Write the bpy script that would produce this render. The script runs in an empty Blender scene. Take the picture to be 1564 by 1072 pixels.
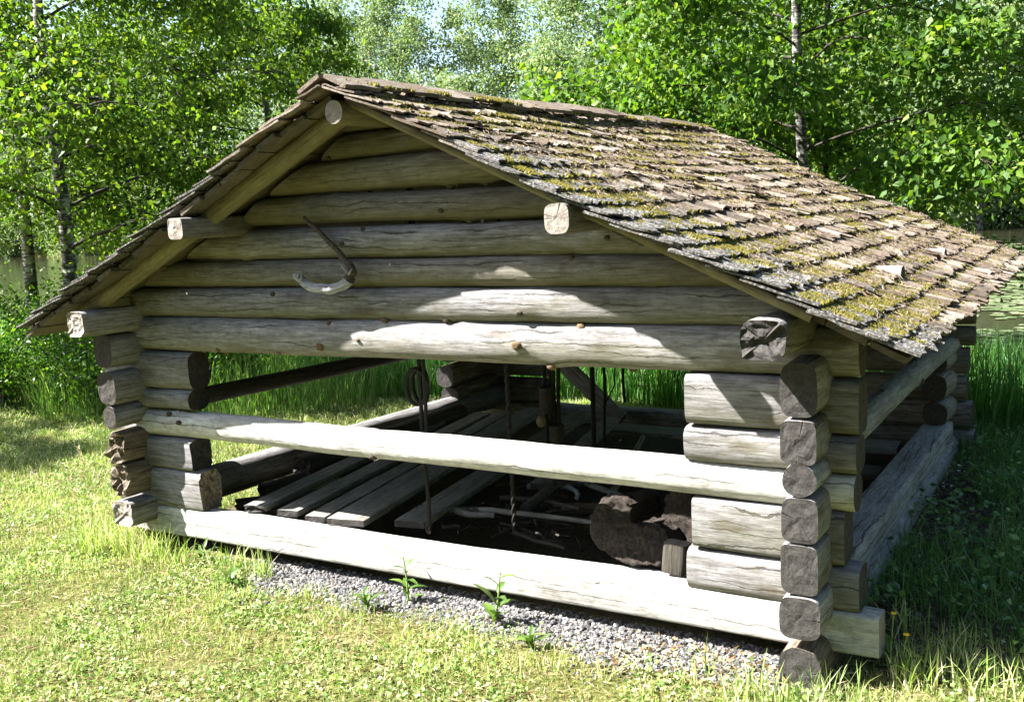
import bpy, bmesh, math, random
import numpy as np
from mathutils import Vector, Matrix, noise
random.seed(4); RNG = np.random.default_rng(11)
S = bpy.context.scene; COL = S.collection
R = math.radians

# ------------------------------------------------------------------ helpers
def tag(o, label=None, cat=None, group=None, kind=None):
    if label: o['label'] = label
    if cat: o['category'] = cat
    if group: o['group'] = group
    if kind: o['kind'] = kind
    return o

def empty(name, loc, label=None, cat=None, group=None):
    o = bpy.data.objects.new(name, None); COL.objects.link(o)
    o.location = loc; o.empty_display_size = .1
    return tag(o, label, cat, group)

def put(o, parent=None):
    """parent o, keeping its world place (parents are unrotated empties or parts of one)"""
    if parent is not None:
        w = Vector(parent.location); q = parent.parent
        while q is not None:
            w += Vector(q.location); q = q.parent
        o.location = Vector(o.location) - w
        o.parent = parent
    return o

def link(name, me, mats, parent=None, loc=(0, 0, 0)):
    for m in (mats if isinstance(mats, (list, tuple)) else [mats]):
        me.materials.append(m)
    o = bpy.data.objects.new(name, me); COL.objects.link(o); o.location = loc
    return put(o, parent)

def fast_mesh(name, verts, faces, k, smooth=False, mat_idx=None):
    """verts (n,3), faces (m,k) numpy"""
    me = bpy.data.meshes.new(name)
    n, m = len(verts), len(faces)
    me.vertices.add(n); me.vertices.foreach_set('co', np.ascontiguousarray(verts, dtype=np.float32).ravel())
    me.loops.add(m * k); me.loops.foreach_set('vertex_index', np.ascontiguousarray(faces, dtype=np.int32).ravel())
    me.polygons.add(m)
    me.polygons.foreach_set('loop_start', np.arange(0, m * k, k, dtype=np.int32))
    try: me.polygons.foreach_set('loop_total', np.full(m, k, dtype=np.int32))
    except Exception: pass
    if mat_idx is not None: me.polygons.foreach_set('material_index', mat_idx.astype(np.int32))
    me.polygons.foreach_set('use_smooth', np.full(m, smooth, dtype=bool))
    me.update(); me.validate()
    return me

class MB:
    """collects polygons for one mesh"""
    def __init__(s): s.v, s.f, s.m, s.sm = [], [], [], []
    def add(s, vs, fs, mi=0, smooth=False):
        b = len(s.v); s.v += [tuple(p) for p in vs]
        for f in fs: s.f.append([b + i for i in f]); s.m.append(mi); s.sm.append(smooth)
    def mesh(s, name):
        me = bpy.data.meshes.new(name); me.from_pydata(s.v, [], s.f); me.update()
        me.polygons.foreach_set('material_index', s.m); me.polygons.foreach_set('use_smooth', s.sm)
        return me
    def tube(s, pts, rad, n=8, mi=0, cap=True, capm=None):
        pts = [Vector(p) for p in pts]; N = len(pts)
        if not hasattr(rad, '__len__'): rad = [rad] * N
        rings = []; up = Vector((0.13, 0.21, 1)).normalized()
        T0 = (pts[1] - pts[0]).normalized()
        a = T0.cross(up)
        if a.length < .05: a = T0.cross(Vector((1, 0, 0)))
        a.normalize()
        for i in range(N):
            T = (pts[min(i + 1, N - 1)] - pts[max(i - 1, 0)]).normalized()
            a = (a - T * a.dot(T)).normalized(); b = T.cross(a)
            rings.append([pts[i] + (a * math.cos(2 * math.pi * j / n) + b * math.sin(2 * math.pi * j / n)) * rad[i] for j in range(n)])
        vs = [p for r in rings for p in r]
        fs = [[i * n + j, i * n + (j + 1) % n, (i + 1) * n + (j + 1) % n, (i + 1) * n + j] for i in range(N - 1) for j in range(n)]
        s.add(vs, fs, mi, True)
        if cap:
            c = mi if capm is None else capm
            s.add(rings[0], [list(range(n))[::-1]], c); s.add(rings[-1], [list(range(n))], c)

# ------------------------------------------------------------------ materials
def mat(name):
    m = bpy.data.materials.new(name); m.use_nodes = True
    nt = m.node_tree; nt.nodes.clear()
    out = nt.nodes.new('ShaderNodeOutputMaterial'); b = nt.nodes.new('ShaderNodeBsdfPrincipled')
    nt.links.new(b.outputs[0], out.inputs[0]); b.inputs['Specular IOR Level'].default_value = .25
    b.inputs['Roughness'].default_value = .85
    return m, nt, b, out
def nd(nt, t, **kw):
    n = nt.nodes.new('ShaderNode' + t)
    for k, v in kw.items():
        if k in n.inputs: n.inputs[k].default_value = v
        else: setattr(n, k, v)
    return n
def coords(nt, scale=(1, 1, 1), out='Object'):
    t = nd(nt, 'TexCoord'); m = nd(nt, 'Mapping'); m.inputs['Scale'].default_value = scale
    nt.links.new(t.outputs[out], m.inputs['Vector']); return m
def noise_n(nt, vec, scale, detail=6, rough=.6, dist=0):
    n = nd(nt, 'TexNoise'); n.inputs['Scale'].default_value = scale; n.inputs['Detail'].default_value = detail
    n.inputs['Roughness'].default_value = rough; n.inputs['Distortion'].default_value = dist
    nt.links.new(vec.outputs[0], n.inputs['Vector']); return n
def ramp(nt, src, stops):
    r = nd(nt, 'ValToRGB'); e = r.color_ramp.elements
    while len(e) < len(stops): e.new(.5)
    for el, (p, c) in zip(e, stops):
        el.position = p; el.color = (*c, 1) if len(c) == 3 else c
    nt.links.new(src, r.inputs[0]); return r
def mix(nt, fac, a, b, mode='MIX'):
    m = nd(nt, 'Mix'); m.data_type = 'RGBA'; m.blend_type = mode
    for sock, v in ((m.inputs[0], fac), (m.inputs[6], a), (m.inputs[7], b)):
        if isinstance(v, (int, float)): sock.default_value = v
        elif isinstance(v, tuple): sock.default_value = (*v, 1)
        else: nt.links.new(v, sock)
    return m
def math_n(nt, op, a, b=None, clamp=False):
    m = nd(nt, 'Math'); m.operation = op; m.use_clamp = clamp
    for s, v in ((0, a), (1, b)):
        if v is None: continue
        if isinstance(v, (int, float)): m.inputs[s].default_value = v
        else: nt.links.new(v, m.inputs[s])
    return m
def bump(nt, b, src, strength=.4, dist=.01):
    n = nd(nt, 'Bump'); n.inputs['Strength'].default_value = strength; n.inputs['Distance'].default_value = dist
    nt.links.new(src, n.inputs['Height']); nt.links.new(n.outputs[0], b.inputs['Normal'])

def wood(name, dark, mid, light, crack=.75, algae_bounce=0., algae_bounce_col=(.13, .125, .04), knots=.5):
    m, nt, b, out = mat(name)
    oi = nd(nt, 'ObjectInfo')
    tc = nd(nt, 'TexCoord'); off = nd(nt, 'VectorMath'); off.operation = 'ADD'
    sc = nd(nt, 'VectorMath'); sc.operation = 'SCALE'; sc.inputs[0].default_value = (7.3, 3.1, 5.7)
    nt.links.new(oi.outputs['Random'], sc.inputs['Scale'])
    nt.links.new(tc.outputs['Object'], off.inputs[0]); nt.links.new(sc.outputs[0], off.inputs[1])
    def mp(s):
        q = nd(nt, 'Mapping'); q.inputs['Scale'].default_value = s; nt.links.new(off.outputs[0], q.inputs['Vector']); return q
    g = noise_n(nt, mp((2.2, 30, 30)), 2.2, 8, .7, .1)
    fine = noise_n(nt, mp((5, 70, 70)), 2, 5, .75)
    pt = noise_n(nt, mp((1.4, 4, 4)), 1.6, 5, .6)
    col = ramp(nt, g.outputs[0], [(.30, dark), (.47, mid), (.66, light)])
    pr = ramp(nt, pt.outputs[0], [(.32, (.6, .585, .56)), (.5, (.95, .95, .94)), (.68, (1.2, 1.2, 1.2))])
    c1 = mix(nt, .8, col.outputs[0], pr.outputs[0], 'MULTIPLY')
    fr = ramp(nt, fine.outputs[0], [(.34, (.6, .59, .58)), (.6, (1.1, 1.1, 1.1))])
    c2 = mix(nt, .7, c1.outputs[2], fr.outputs[0], 'MULTIPLY')
    mo = noise_n(nt, mp((9, 16, 16)), 2.2, 5, .7); mr = ramp(nt, mo.outputs[0], [(.33, (.66, .65, .62)), (.5, (1, 1, 1)), (.66, (1.18, 1.18, 1.17))]); c2 = mix(nt, .8, c2.outputs[2], mr.outputs[0], 'MULTIPLY')
    # drying checks: thin wandering lines along the grain, a few per log, each with its own start and end
    sp = nd(nt, 'SeparateXYZ'); nt.links.new(tc.outputs['Object'], sp.inputs[0])
    an_ = math_n(nt, 'ARCTAN2', sp.outputs[2], sp.outputs[1]); th = math_n(nt, 'MULTIPLY', an_.outputs[0], 1.7)
    wx = nd(nt, 'Mapping'); wx.inputs['Scale'].default_value = (1.1, 1.5, 1.5); nt.links.new(off.outputs[0], wx.inputs['Vector'])
    wn = noise_n(nt, wx, 1.6, 6, .62); wm = math_n(nt, 'MULTIPLY', wn.outputs[0], 2.6); th2 = math_n(nt, 'ADD', th.outputs[0], wm.outputs[0]); th3 = math_n(nt, 'ADD', th2.outputs[0], 20.)
    fid = math_n(nt, 'FLOOR', th3.outputs[0]); ff = math_n(nt, 'FRACT', th3.outputs[0]); fc = math_n(nt, 'SUBTRACT', ff.outputs[0], .5); fa = math_n(nt, 'ABSOLUTE', fc.outputs[0])
    gx = math_n(nt, 'MULTIPLY', sp.outputs[0], .9); gi = math_n(nt, 'MULTIPLY', fid.outputs[0], 7.77); gr_ = math_n(nt, 'MULTIPLY', oi.outputs['Random'], 90.)
    gv = nd(nt, 'CombineXYZ'); nt.links.new(gx.outputs[0], gv.inputs[0]); nt.links.new(gi.outputs[0], gv.inputs[1]); nt.links.new(gr_.outputs[0], gv.inputs[2])
    gn = noise_n(nt, gv, 1.6, 2, .5); g2 = math_n(nt, 'SUBTRACT', gn.outputs[0], .5); g3 = math_n(nt, 'MULTIPLY', g2.outputs[0], .75); g4 = math_n(nt, 'MINIMUM', g3.outputs[0], .075); g5 = math_n(nt, 'SUBTRACT', g4.outputs[0], fa.outputs[0])
    cf = ramp(nt, math_n(nt, 'MULTIPLY', g5.outputs[0], 30.).outputs[0], [(0, (0, 0, 0)), (.6, (1, 1, 1))])
    cfac = math_n(nt, 'MULTIPLY', cf.outputs[0], crack)
    c3 = mix(nt, cfac.outputs[0], c2.outputs[2], (.02, .017, .013))
    # knots
    vo = nd(nt, 'TexVoronoi'); vo.inputs['Scale'].default_value = 1.0; vo.inputs['Randomness'].default_value = 1.
    nt.links.new(mp((2.3, 6.5, 6.5)).outputs[0], vo.inputs['Vector'])
    kr = ramp(nt, vo.outputs['Distance'], [(.13, (1, 1, 1)), (.25, (0, 0, 0))])
    kf = math_n(nt, 'MULTIPLY', kr.outputs[0], knots)
    c4 = mix(nt, kf.outputs[0], c3.outputs[2], (.055, .038, .02))
    last = c4
    if algae_bounce > 0:
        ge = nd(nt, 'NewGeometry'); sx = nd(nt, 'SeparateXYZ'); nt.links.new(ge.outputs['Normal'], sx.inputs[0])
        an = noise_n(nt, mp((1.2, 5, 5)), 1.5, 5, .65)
        a1 = math_n(nt, 'MULTIPLY', sx.outputs['Z'], -.55); a2 = math_n(nt, 'ADD', a1.outputs[0], an.outputs[0])  # algae, with yellow-green lawn bounce painted into the colour of downward faces
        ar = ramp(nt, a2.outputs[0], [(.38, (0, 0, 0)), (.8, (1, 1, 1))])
        af = math_n(nt, 'MULTIPLY', ar.outputs[0], algae_bounce)
        last = mix(nt, af.outputs[0], c4.outputs[2], algae_bounce_col)
    vr = nd(nt, 'MapRange'); vr.inputs[3].default_value = .82; vr.inputs[4].default_value = 1.15
    nt.links.new(oi.outputs['Random'], vr.inputs[0])
    fin = nd(nt, 'HueSaturation'); nt.links.new(vr.outputs[0], fin.inputs['Value']); nt.links.new(last.outputs[2], fin.inputs['Color'])
    nt.links.new(fin.outputs[0], b.inputs['Base Color'])
    h1 = math_n(nt, 'MULTIPLY', cf.outputs[0], -1.6); h2 = math_n(nt, 'ADD', h1.outputs[0], g.outputs[0])
    h3 = math_n(nt, 'MULTIPLY', fine.outputs[0], .5); h4 = math_n(nt, 'ADD', h2.outputs[0], h3.outputs[0])
    bump(nt, b, h4.outputs[0], .55, .006)
    return m

def end_grain(name, dark, light):
    m, nt, b, out = mat(name)
    mp = coords(nt, (6, 1, 1))
    # rings in the local YZ plane with radial checks
    sx = nd(nt, 'SeparateXYZ'); nt.links.new(mp.outputs[0], sx.inputs[0])
    cx = nd(nt, 'CombineXYZ'); nt.links.new(sx.outputs[1], cx.inputs[1]); nt.links.new(sx.outputs[2], cx.inputs[2])
    ln = nd(nt, 'VectorMath'); ln.operation = 'LENGTH'; nt.links.new(cx.outputs[0], ln.inputs[0])
    wob = noise_n(nt, mp, 9, 4, .6); w2 = math_n(nt, 'MULTIPLY', wob.outputs[0], .03); rr = math_n(nt, 'ADD', ln.outputs['Value'], w2.outputs[0])
    s = math_n(nt, 'MULTIPLY', rr.outputs[0], 420); s2 = math_n(nt, 'SINE', s.outputs[0])
    at = math_n(nt, 'ARCTAN2', sx.outputs[2], sx.outputs[1])
    ck = nd(nt, 'CombineXYZ'); nt.links.new(at.outputs[0], ck.inputs[0])
    oi = nd(nt, 'ObjectInfo'); om = math_n(nt, 'MULTIPLY', oi.outputs['Random'], 40); nt.links.new(om.outputs[0], ck.inputs[1])
    cn = noise_n(nt, ck, .62, 3, .55)
    ca = math_n(nt, 'SUBTRACT', cn.outputs[0], .5); cb = math_n(nt, 'ABSOLUTE', ca.outputs[0])
    cr = ramp(nt, cb.outputs[0], [(0, (1, 1, 1)), (.012, (0, 0, 0))])
    n = noise_n(nt, coords(nt, (30, 30, 30)), 1.5, 6, .7)
    c = ramp(nt, n.outputs[0], [(.3, dark), (.7, light)])
    rg = ramp(nt, s2.outputs[0], [(0, (.8, .79, .78)), (1, (1, 1, 1))])
    c2 = mix(nt, .6, c.outputs[0], rg.outputs[0], 'MULTIPLY')
    fd = nd(nt, 'MapRange'); fd.inputs[1].default_value = .008; fd.inputs[2].default_value = .04; nt.links.new(ln.outputs['Value'], fd.inputs[0])
    kg = noise_n(nt, ck, 1.9, 1, .5); kr = ramp(nt, kg.outputs[0], [(.5, (0, 0, 0)), (.6, (1, 1, 1))]); cr1 = math_n(nt, 'MULTIPLY', cr.outputs[0], kr.outputs[0]); cr2 = math_n(nt, 'MULTIPLY', cr1.outputs[0], fd.outputs[0]); cf = math_n(nt, 'MULTIPLY', cr2.outputs[0], .6)
    c3 = mix(nt, cf.outputs[0], c2.outputs[2], (.02, .017, .014))
    nt.links.new(c3.outputs[2], b.inputs['Base Color'])
    h = math_n(nt, 'MULTIPLY', cr2.outputs[0], -1.5); h2 = math_n(nt, 'ADD', h.outputs[0], n.outputs[0])
    bump(nt, b, h2.outputs[0], .6, .008)
    return m

def plain(name, stops, scale=20, detail=6, rough=.85, bs=.4, bd=.005, spec=.25, stretch=(1, 1, 1)):
    m, nt, b, out = mat(name)
    n = noise_n(nt, coords(nt, stretch), scale, detail, .65)
    c = ramp(nt, n.outputs[0], stops); nt.links.new(c.outputs[0], b.inputs['Base Color'])
    b.inputs['Roughness'].default_value = rough; b.inputs['Specular IOR Level'].default_value = spec
    bump(nt, b, n.outputs[0], bs, bd); return m

def leafy(name, stops, trans=.42, tcol=None, rough=.5, spec=.35, clump=None):
    """leaves or blades: one random shade each, some light let through"""
    m, nt, b, out = mat(name)
    ge = nd(nt, 'NewGeometry')
    c = ramp(nt, ge.outputs['Random Per Island'], stops)
    src = c.outputs[0]
    if clump:
        n = noise_n(nt, coords(nt), clump, 3, .6)
        r = ramp(nt, n.outputs[0], [(.35, (.62, .68, .6)), (.65, (1.2, 1.15, 1.05))])
        src = mix(nt, 1., src, r.outputs[0], 'MULTIPLY').outputs[2]
    nt.links.new(src, b.inputs['Base Color'])
    b.inputs['Roughness'].default_value = rough; b.inputs['Specular IOR Level'].default_value = spec
    t = nd(nt, 'BsdfTranslucent')
    tm = mix(nt, 1., src, tcol or (1.25, 1.35, .55), 'MULTIPLY'); nt.links.new(tm.outputs[2], t.inputs[0])
    ms = nd(nt, 'MixShader'); ms.inputs[0].default_value = trans
    nt.links.new(b.outputs[0], ms.inputs[1]); nt.links.new(t.outputs[0], ms.inputs[2]); nt.links.new(ms.outputs[0], out.inputs[0])
    return m

M = {}
M['log'] = wood('weathered_log', (0.0751, 0.0714, 0.0692), (0.165, 0.158, 0.161), (0.265, 0.258, 0.271), algae_bounce=.35)
M['gable'] = wood('gable_log', (0.07, 0.0647, 0.0557), (0.14, 0.13, 0.116), (0.21, 0.196, 0.188), algae_bounce=.5, algae_bounce_col=(0.105, 0.096, 0.0363))
M['pale'] = wood('pale_sill', (.33, .32, .295), (.42, .41, .385), (.5, .49, .465), crack=.6, knots=.1)
M['grey'] = wood('grey_log', (0.119, 0.121, 0.128), (0.227, 0.23, 0.244), (0.333, 0.338, 0.363), knots=.3)
M['rot'] = wood('rotten_wood', (.05, .038, .026), (.13, .1, .072), (.27, .22, .17), crack=1.)
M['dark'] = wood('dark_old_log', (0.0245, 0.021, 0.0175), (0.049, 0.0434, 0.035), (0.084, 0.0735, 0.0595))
M['board'] = wood('old_board', (0.101, 0.0968, 0.0866), (0.168, 0.164, 0.149), (0.247, 0.24, 0.222), knots=.25)
M['knot'] = plain('knot_wood', [(.3, (.02, .015, .011)), (.7, (.085, .065, .045))], 60)
M['knot2'] = plain('orange_knot_wood', [(.3, (.045, .028, .014)), (.55, (.12, .08, .045)), (.75, (.26, .13, .05))], 40)
M['end'] = end_grain('log_end_grain', (0.0196, 0.0176, 0.0161), (0.0563, 0.0519, 0.048))
M['enddark'] = end_grain('dark_end_grain', (.018, .015, .013), (.055, .048, .042))
M['endpale'] = end_grain('pale_end_grain', (0.168, 0.144, 0.12), (0.276, 0.246, 0.216))
M['rafter'] = wood('rafter_pole', (0.07, 0.06, 0.034), (0.135, 0.118, 0.07), (0.2, 0.177, 0.115), algae_bounce=.4, algae_bounce_col=(0.13, 0.125, 0.04))

def log(name, p0, p1, w, h, parent, mats=None, sq=2.4, rough=.5, seed=0, taper=0., cut0=0., cut1=0., bow=0., knots=0,
        ragged0=0., ragged1=0., nang=24, step=.055, hole=False):
    """a log or hewn timber from p0 to p1: local X along it, Z up"""
    mats = list(mats or [M['log'], M['end']])
    if knots: mats.append(M['knot2'] if seed == 30 else M['knot'])
    p0, p1 = Vector(p0), Vector(p1); d = p1 - p0; L = d.length
    X = d.normalized(); Z = Vector((0, 0, 1)) - X * X.z
    if Z.length < .1: Z = Vector((0, 1, 0)) - X * X.y
    Z.normalize(); Y = Z.cross(X)
    n = max(6, int(L / step)); rnd = random.Random(seed * 7 + 3); so = seed * 3.71
    kn = [(rnd.uniform(.05, .95) * L, rnd.uniform(0, 2 * math.pi), rnd.uniform(.008, .02)) for _ in range(knots)]
    V = []
    for i in range(n + 1):
        t = i / n; tp = 1 + taper * (t - .5)
        edge = min(i, n - i); ch = {0: .975, 1: .995}.get(edge, 1.)
        cz = bow * math.sin(math.pi * t) + rough * .012 * noise.noise((t * L * .8, so, 1.3))
        cy = rough * .010 * noise.noise((t * L * .9, so, 7.3))
        for j in range(nang):
            a = 2 * math.pi * j / nang; c, s_ = math.cos(a), math.sin(a)
            y = w / 2 * math.copysign(abs(c) ** (2 / sq), c); z = h / 2 * math.copysign(abs(s_) ** (2 / sq), s_)
            f = 1 + rough * (.11 * noise.noise((t * L * 1.7, c * .8 + so, s_ * .8)) + .05 * noise.noise((t * L * 5, c * 2 + so, s_ * 2)))
            x = t * L
            for kx, ka, kh in kn:
                da = (a - ka + math.pi) % (2 * math.pi) - math.pi
                q = ((x - kx) / .035) ** 2 + (da * w / 2 / .028) ** 2
                if q < 6: f += kh / (w / 2) * math.exp(-q)
            y *= f * ch * tp; z *= f * ch * tp
            k0, k1 = (1 - t) ** 4, t ** 4
            if i == 0 or (k0 > 0 and cut0): x += cut0 * z * (k0 if L > 1 else (1 - t))
            if i == n or (k1 > 0 and cut1): x += cut1 * z * (k1 if L > 1 else t)
            rg = noise.noise((c * 2.3 + so, s_ * 2.3, 4.)) + .6 * noise.noise((c * 6 + so, s_ * 6, 9.))
            if i <= 1 and ragged0: x += ragged0 * (rg + .3)
            if i >= n - 1 and ragged1: x -= ragged1 * (rg + .3)
            V.append((x, y + cy, z + cz))
    F = [[i * nang + j, i * nang + (j + 1) % nang, (i + 1) * nang + (j + 1) % nang, (i + 1) * nang + j] for i in range(n) for j in range(nang)]
    mb = MB(); mb.add(V, [f[::-1] for f in F], 0, True)
    for kx, ka, kh in kn:
        i = min(n - 1, max(1, int(round(kx / L * n)))); j = int(round(ka / (2 * math.pi) * nang)) % nang
        c0 = Vector(V[i * nang + j]); nr = Vector((0, math.cos(2 * math.pi * j / nang), math.sin(2 * math.pi * j / nang))); t1 = Vector((1, 0, 0)); t2 = nr.cross(t1); rk = rnd.uniform(.009, .019); vs = []
        for ring, (q, hgt) in enumerate(((1.3, -.006), (.95, .006), (.45, .009))):
            vs += [c0 + nr * hgt + (t1 * math.cos(u * .6283) * 1.25 + t2 * math.sin(u * .6283)) * rk * q * rnd.uniform(.85, 1.15) for u in range(10)]
        vs.append(c0 + nr * .004); fs = [[r_ * 10 + u, r_ * 10 + (u + 1) % 10, r_ * 10 + 10 + (u + 1) % 10, r_ * 10 + 10 + u] for r_ in range(2) for u in range(10)] + [[20 + u, 20 + (u + 1) % 10, 30] for u in range(10)]
        mb.add(vs, fs, 2 if len(mats) > 2 else 0, True)
    for e, (i, rg) in enumerate(((0, ragged0), (n, ragged1))):
        ring = [Vector(v) for v in V[i * nang:(i + 1) * nang]]; c = sum(ring, Vector()) / nang
        vs = list(ring); K = 5 if (rg or nang > 16) else 2
        sgn = 1 if e == 0 else -1
        for k in range(1, K):
            for q in ring:
                p = q.lerp(c, k / K)
                p.x += sgn * (rg * .9 * noise.noise((p.y * 30 + so, p.z * 30, 2.)) + .006 * noise.noise((p.y * 22 + so, p.z * 22, 5.)) + (.02 if rg else 0) * k / K)
                vs.append(p)
        vs.append(c + Vector((sgn * (.002 + rg * .3), 0, 0)))
        fs = [[k * nang + j, k * nang + (j + 1) % nang, (k + 1) * nang + (j + 1) % nang, (k + 1) * nang + j] for k in range(K - 1) for j in range(nang)]
        fs += [[(K - 1) * nang + j, (K - 1) * nang + (j + 1) % nang, K * nang] for j in range(nang)]
        if e == 1: fs = [f[::-1] for f in fs]
        mb.add(vs, fs, 1, False)
    me = mb.mesh(name)
    o = link(name, me, mats)
    o.matrix_world = Matrix.Translation(p0) @ Matrix((X, Y, Z)).transposed().to_4x4()
    o.rotation_mode = 'QUATERNION'
    loc, rot, _ = o.matrix_world.decompose()
    o.location = loc; o.rotation_quaternion = rot
    return put(o, parent)

# ------------------------------------------------------------------ terrain
def sstep(a, b, x):
    t = np.clip((x - a) / (b - a), 0, 1); return t * t * (3 - 2 * t)
WATER = -.62
def gz(x, y):
    x = np.asarray(x, float); y = np.asarray(y, float)
    z = -.215 - .5 * sstep(4.2, 9.2, y) - 1.2 * sstep(9, 16, y)
    z = z + 3.2 * sstep(57, 66, y) + 2.5 * sstep(66, 120, y)
    z = z + .025 * np.sin(x * 1.3 + .4) * np.cos(y * 1.1) * sstep(.3, 3, np.hypot(np.maximum(np.abs(x - 2) - 2.3, 0), np.maximum(np.abs(y - 2) - 2.3, 0)))
    z = z + .10 * sstep(-1, -5, y)
    return z

def build_ground():
    xs = np.unique(np.concatenate([np.linspace(-400, -40, 25), np.linspace(-40, -9, 40), np.linspace(-9, 9, 181), np.linspace(9, 40, 30), np.linspace(40, 400, 25)]))
    ys = np.unique(np.concatenate([np.linspace(-200, -9, 25), np.linspace(-9, 10, 191), np.linspace(10, 70, 61), np.linspace(70, 500, 30)]))
    X, Y = np.meshgrid(xs, ys); Z = gz(X, Y)
    nx, ny = len(xs), len(ys)
    V = np.stack([X.ravel(), Y.ravel(), Z.ravel()], 1)
    I = np.arange(nx * ny).reshape(ny, nx)
    F = np.stack([I[:-1, :-1].ravel(), I[:-1, 1:].ravel(), I[1:, 1:].ravel(), I[1:, :-1].ravel()], 1)
    m, nt, b, out = mat('ground_soil_and_turf')
    mp = coords(nt)
    n1 = noise_n(nt, mp, 2.2, 6, .65); n2 = noise_n(nt, mp, 45, 6, .7)
    turf = ramp(nt, n1.outputs[0], [(.3, (0.0633, 0.0835, 0.0224)), (.5, (0.109, 0.116, 0.0404)), (.7, (0.154, 0.144, 0.0765))])
    fin = ramp(nt, n2.outputs[0], [(.36, (.3, .28, .24)), (.62, (1.4, 1.3, 1.15))])
    c = mix(nt, 1., turf.outputs[0], fin.outputs[0], 'MULTIPLY')
    # bare dark soil beneath the shelter and along its right side, crushed stone by the sill
    sx = nd(nt, 'SeparateXYZ'); nt.links.new(mp.outputs[0], sx.inputs[0])
    w1 = math_n(nt, 'MULTIPLY', n1.outputs[0], .8)
    def box(x0, x1, y0, y1, soft=.25):
        def edge(sock, a, sg):
            q = math_n(nt, 'SUBTRACT', sock, a); q = math_n(nt, 'MULTIPLY', q.outputs[0], sg / soft)
            q = math_n(nt, 'ADD', q.outputs[0], w1.outputs[0]); return math_n(nt, 'ADD', q.outputs[0], 0., True)
        e = [edge(sx.outputs[0], x0, 1), edge(sx.outputs[0], x1, -1), edge(sx.outputs[1], y0, 1), edge(sx.outputs[1], y1, -1)]
        q = e[0]
        for k in e[1:]: q = math_n(nt, 'MULTIPLY', q.outputs[0], k.outputs[0])
        return q
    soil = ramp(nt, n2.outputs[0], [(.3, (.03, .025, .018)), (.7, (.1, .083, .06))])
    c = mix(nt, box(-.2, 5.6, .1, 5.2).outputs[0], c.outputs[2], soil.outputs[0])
    grit = ramp(nt, n2.outputs[0], [(.3, (.06, .06, .063)), (.7, (.16, .157, .16))])
    c = mix(nt, box(.95, 4.1, -.28, .1, .12).outputs[0], c.outputs[2], grit.outputs[0])
    nt.links.new(c.outputs[2], b.inputs['Base Color']); b.inputs['Roughness'].default_value = 1; b.inputs['Specular IOR Level'].default_value = .1
    bump(nt, b, n2.outputs[0], .8, .03)
    o = link('ground', fast_mesh('ground', V, F, 4, True), m); tag(o, kind='structure')

def build_water():
    m, nt, b, out = mat('lake_water')
    b.inputs['Base Color'].default_value = (.022, .022, .012, 1); b.inputs['Roughness'].default_value = .07; b.inputs['Specular IOR Level'].default_value = .5
    n = noise_n(nt, coords(nt, (1, 2.2, 1)), 1.6, 4, .6); bump(nt, b, n.outputs[0], .12, .1)
    me = fast_mesh('water', np.array([(-400, 6, WATER), (400, 6, WATER), (400, 64, WATER), (-400, 64, WATER)]), np.array([[0, 1, 2, 3]]), 4)
    tag(link('water', me, m), kind='structure')

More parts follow.
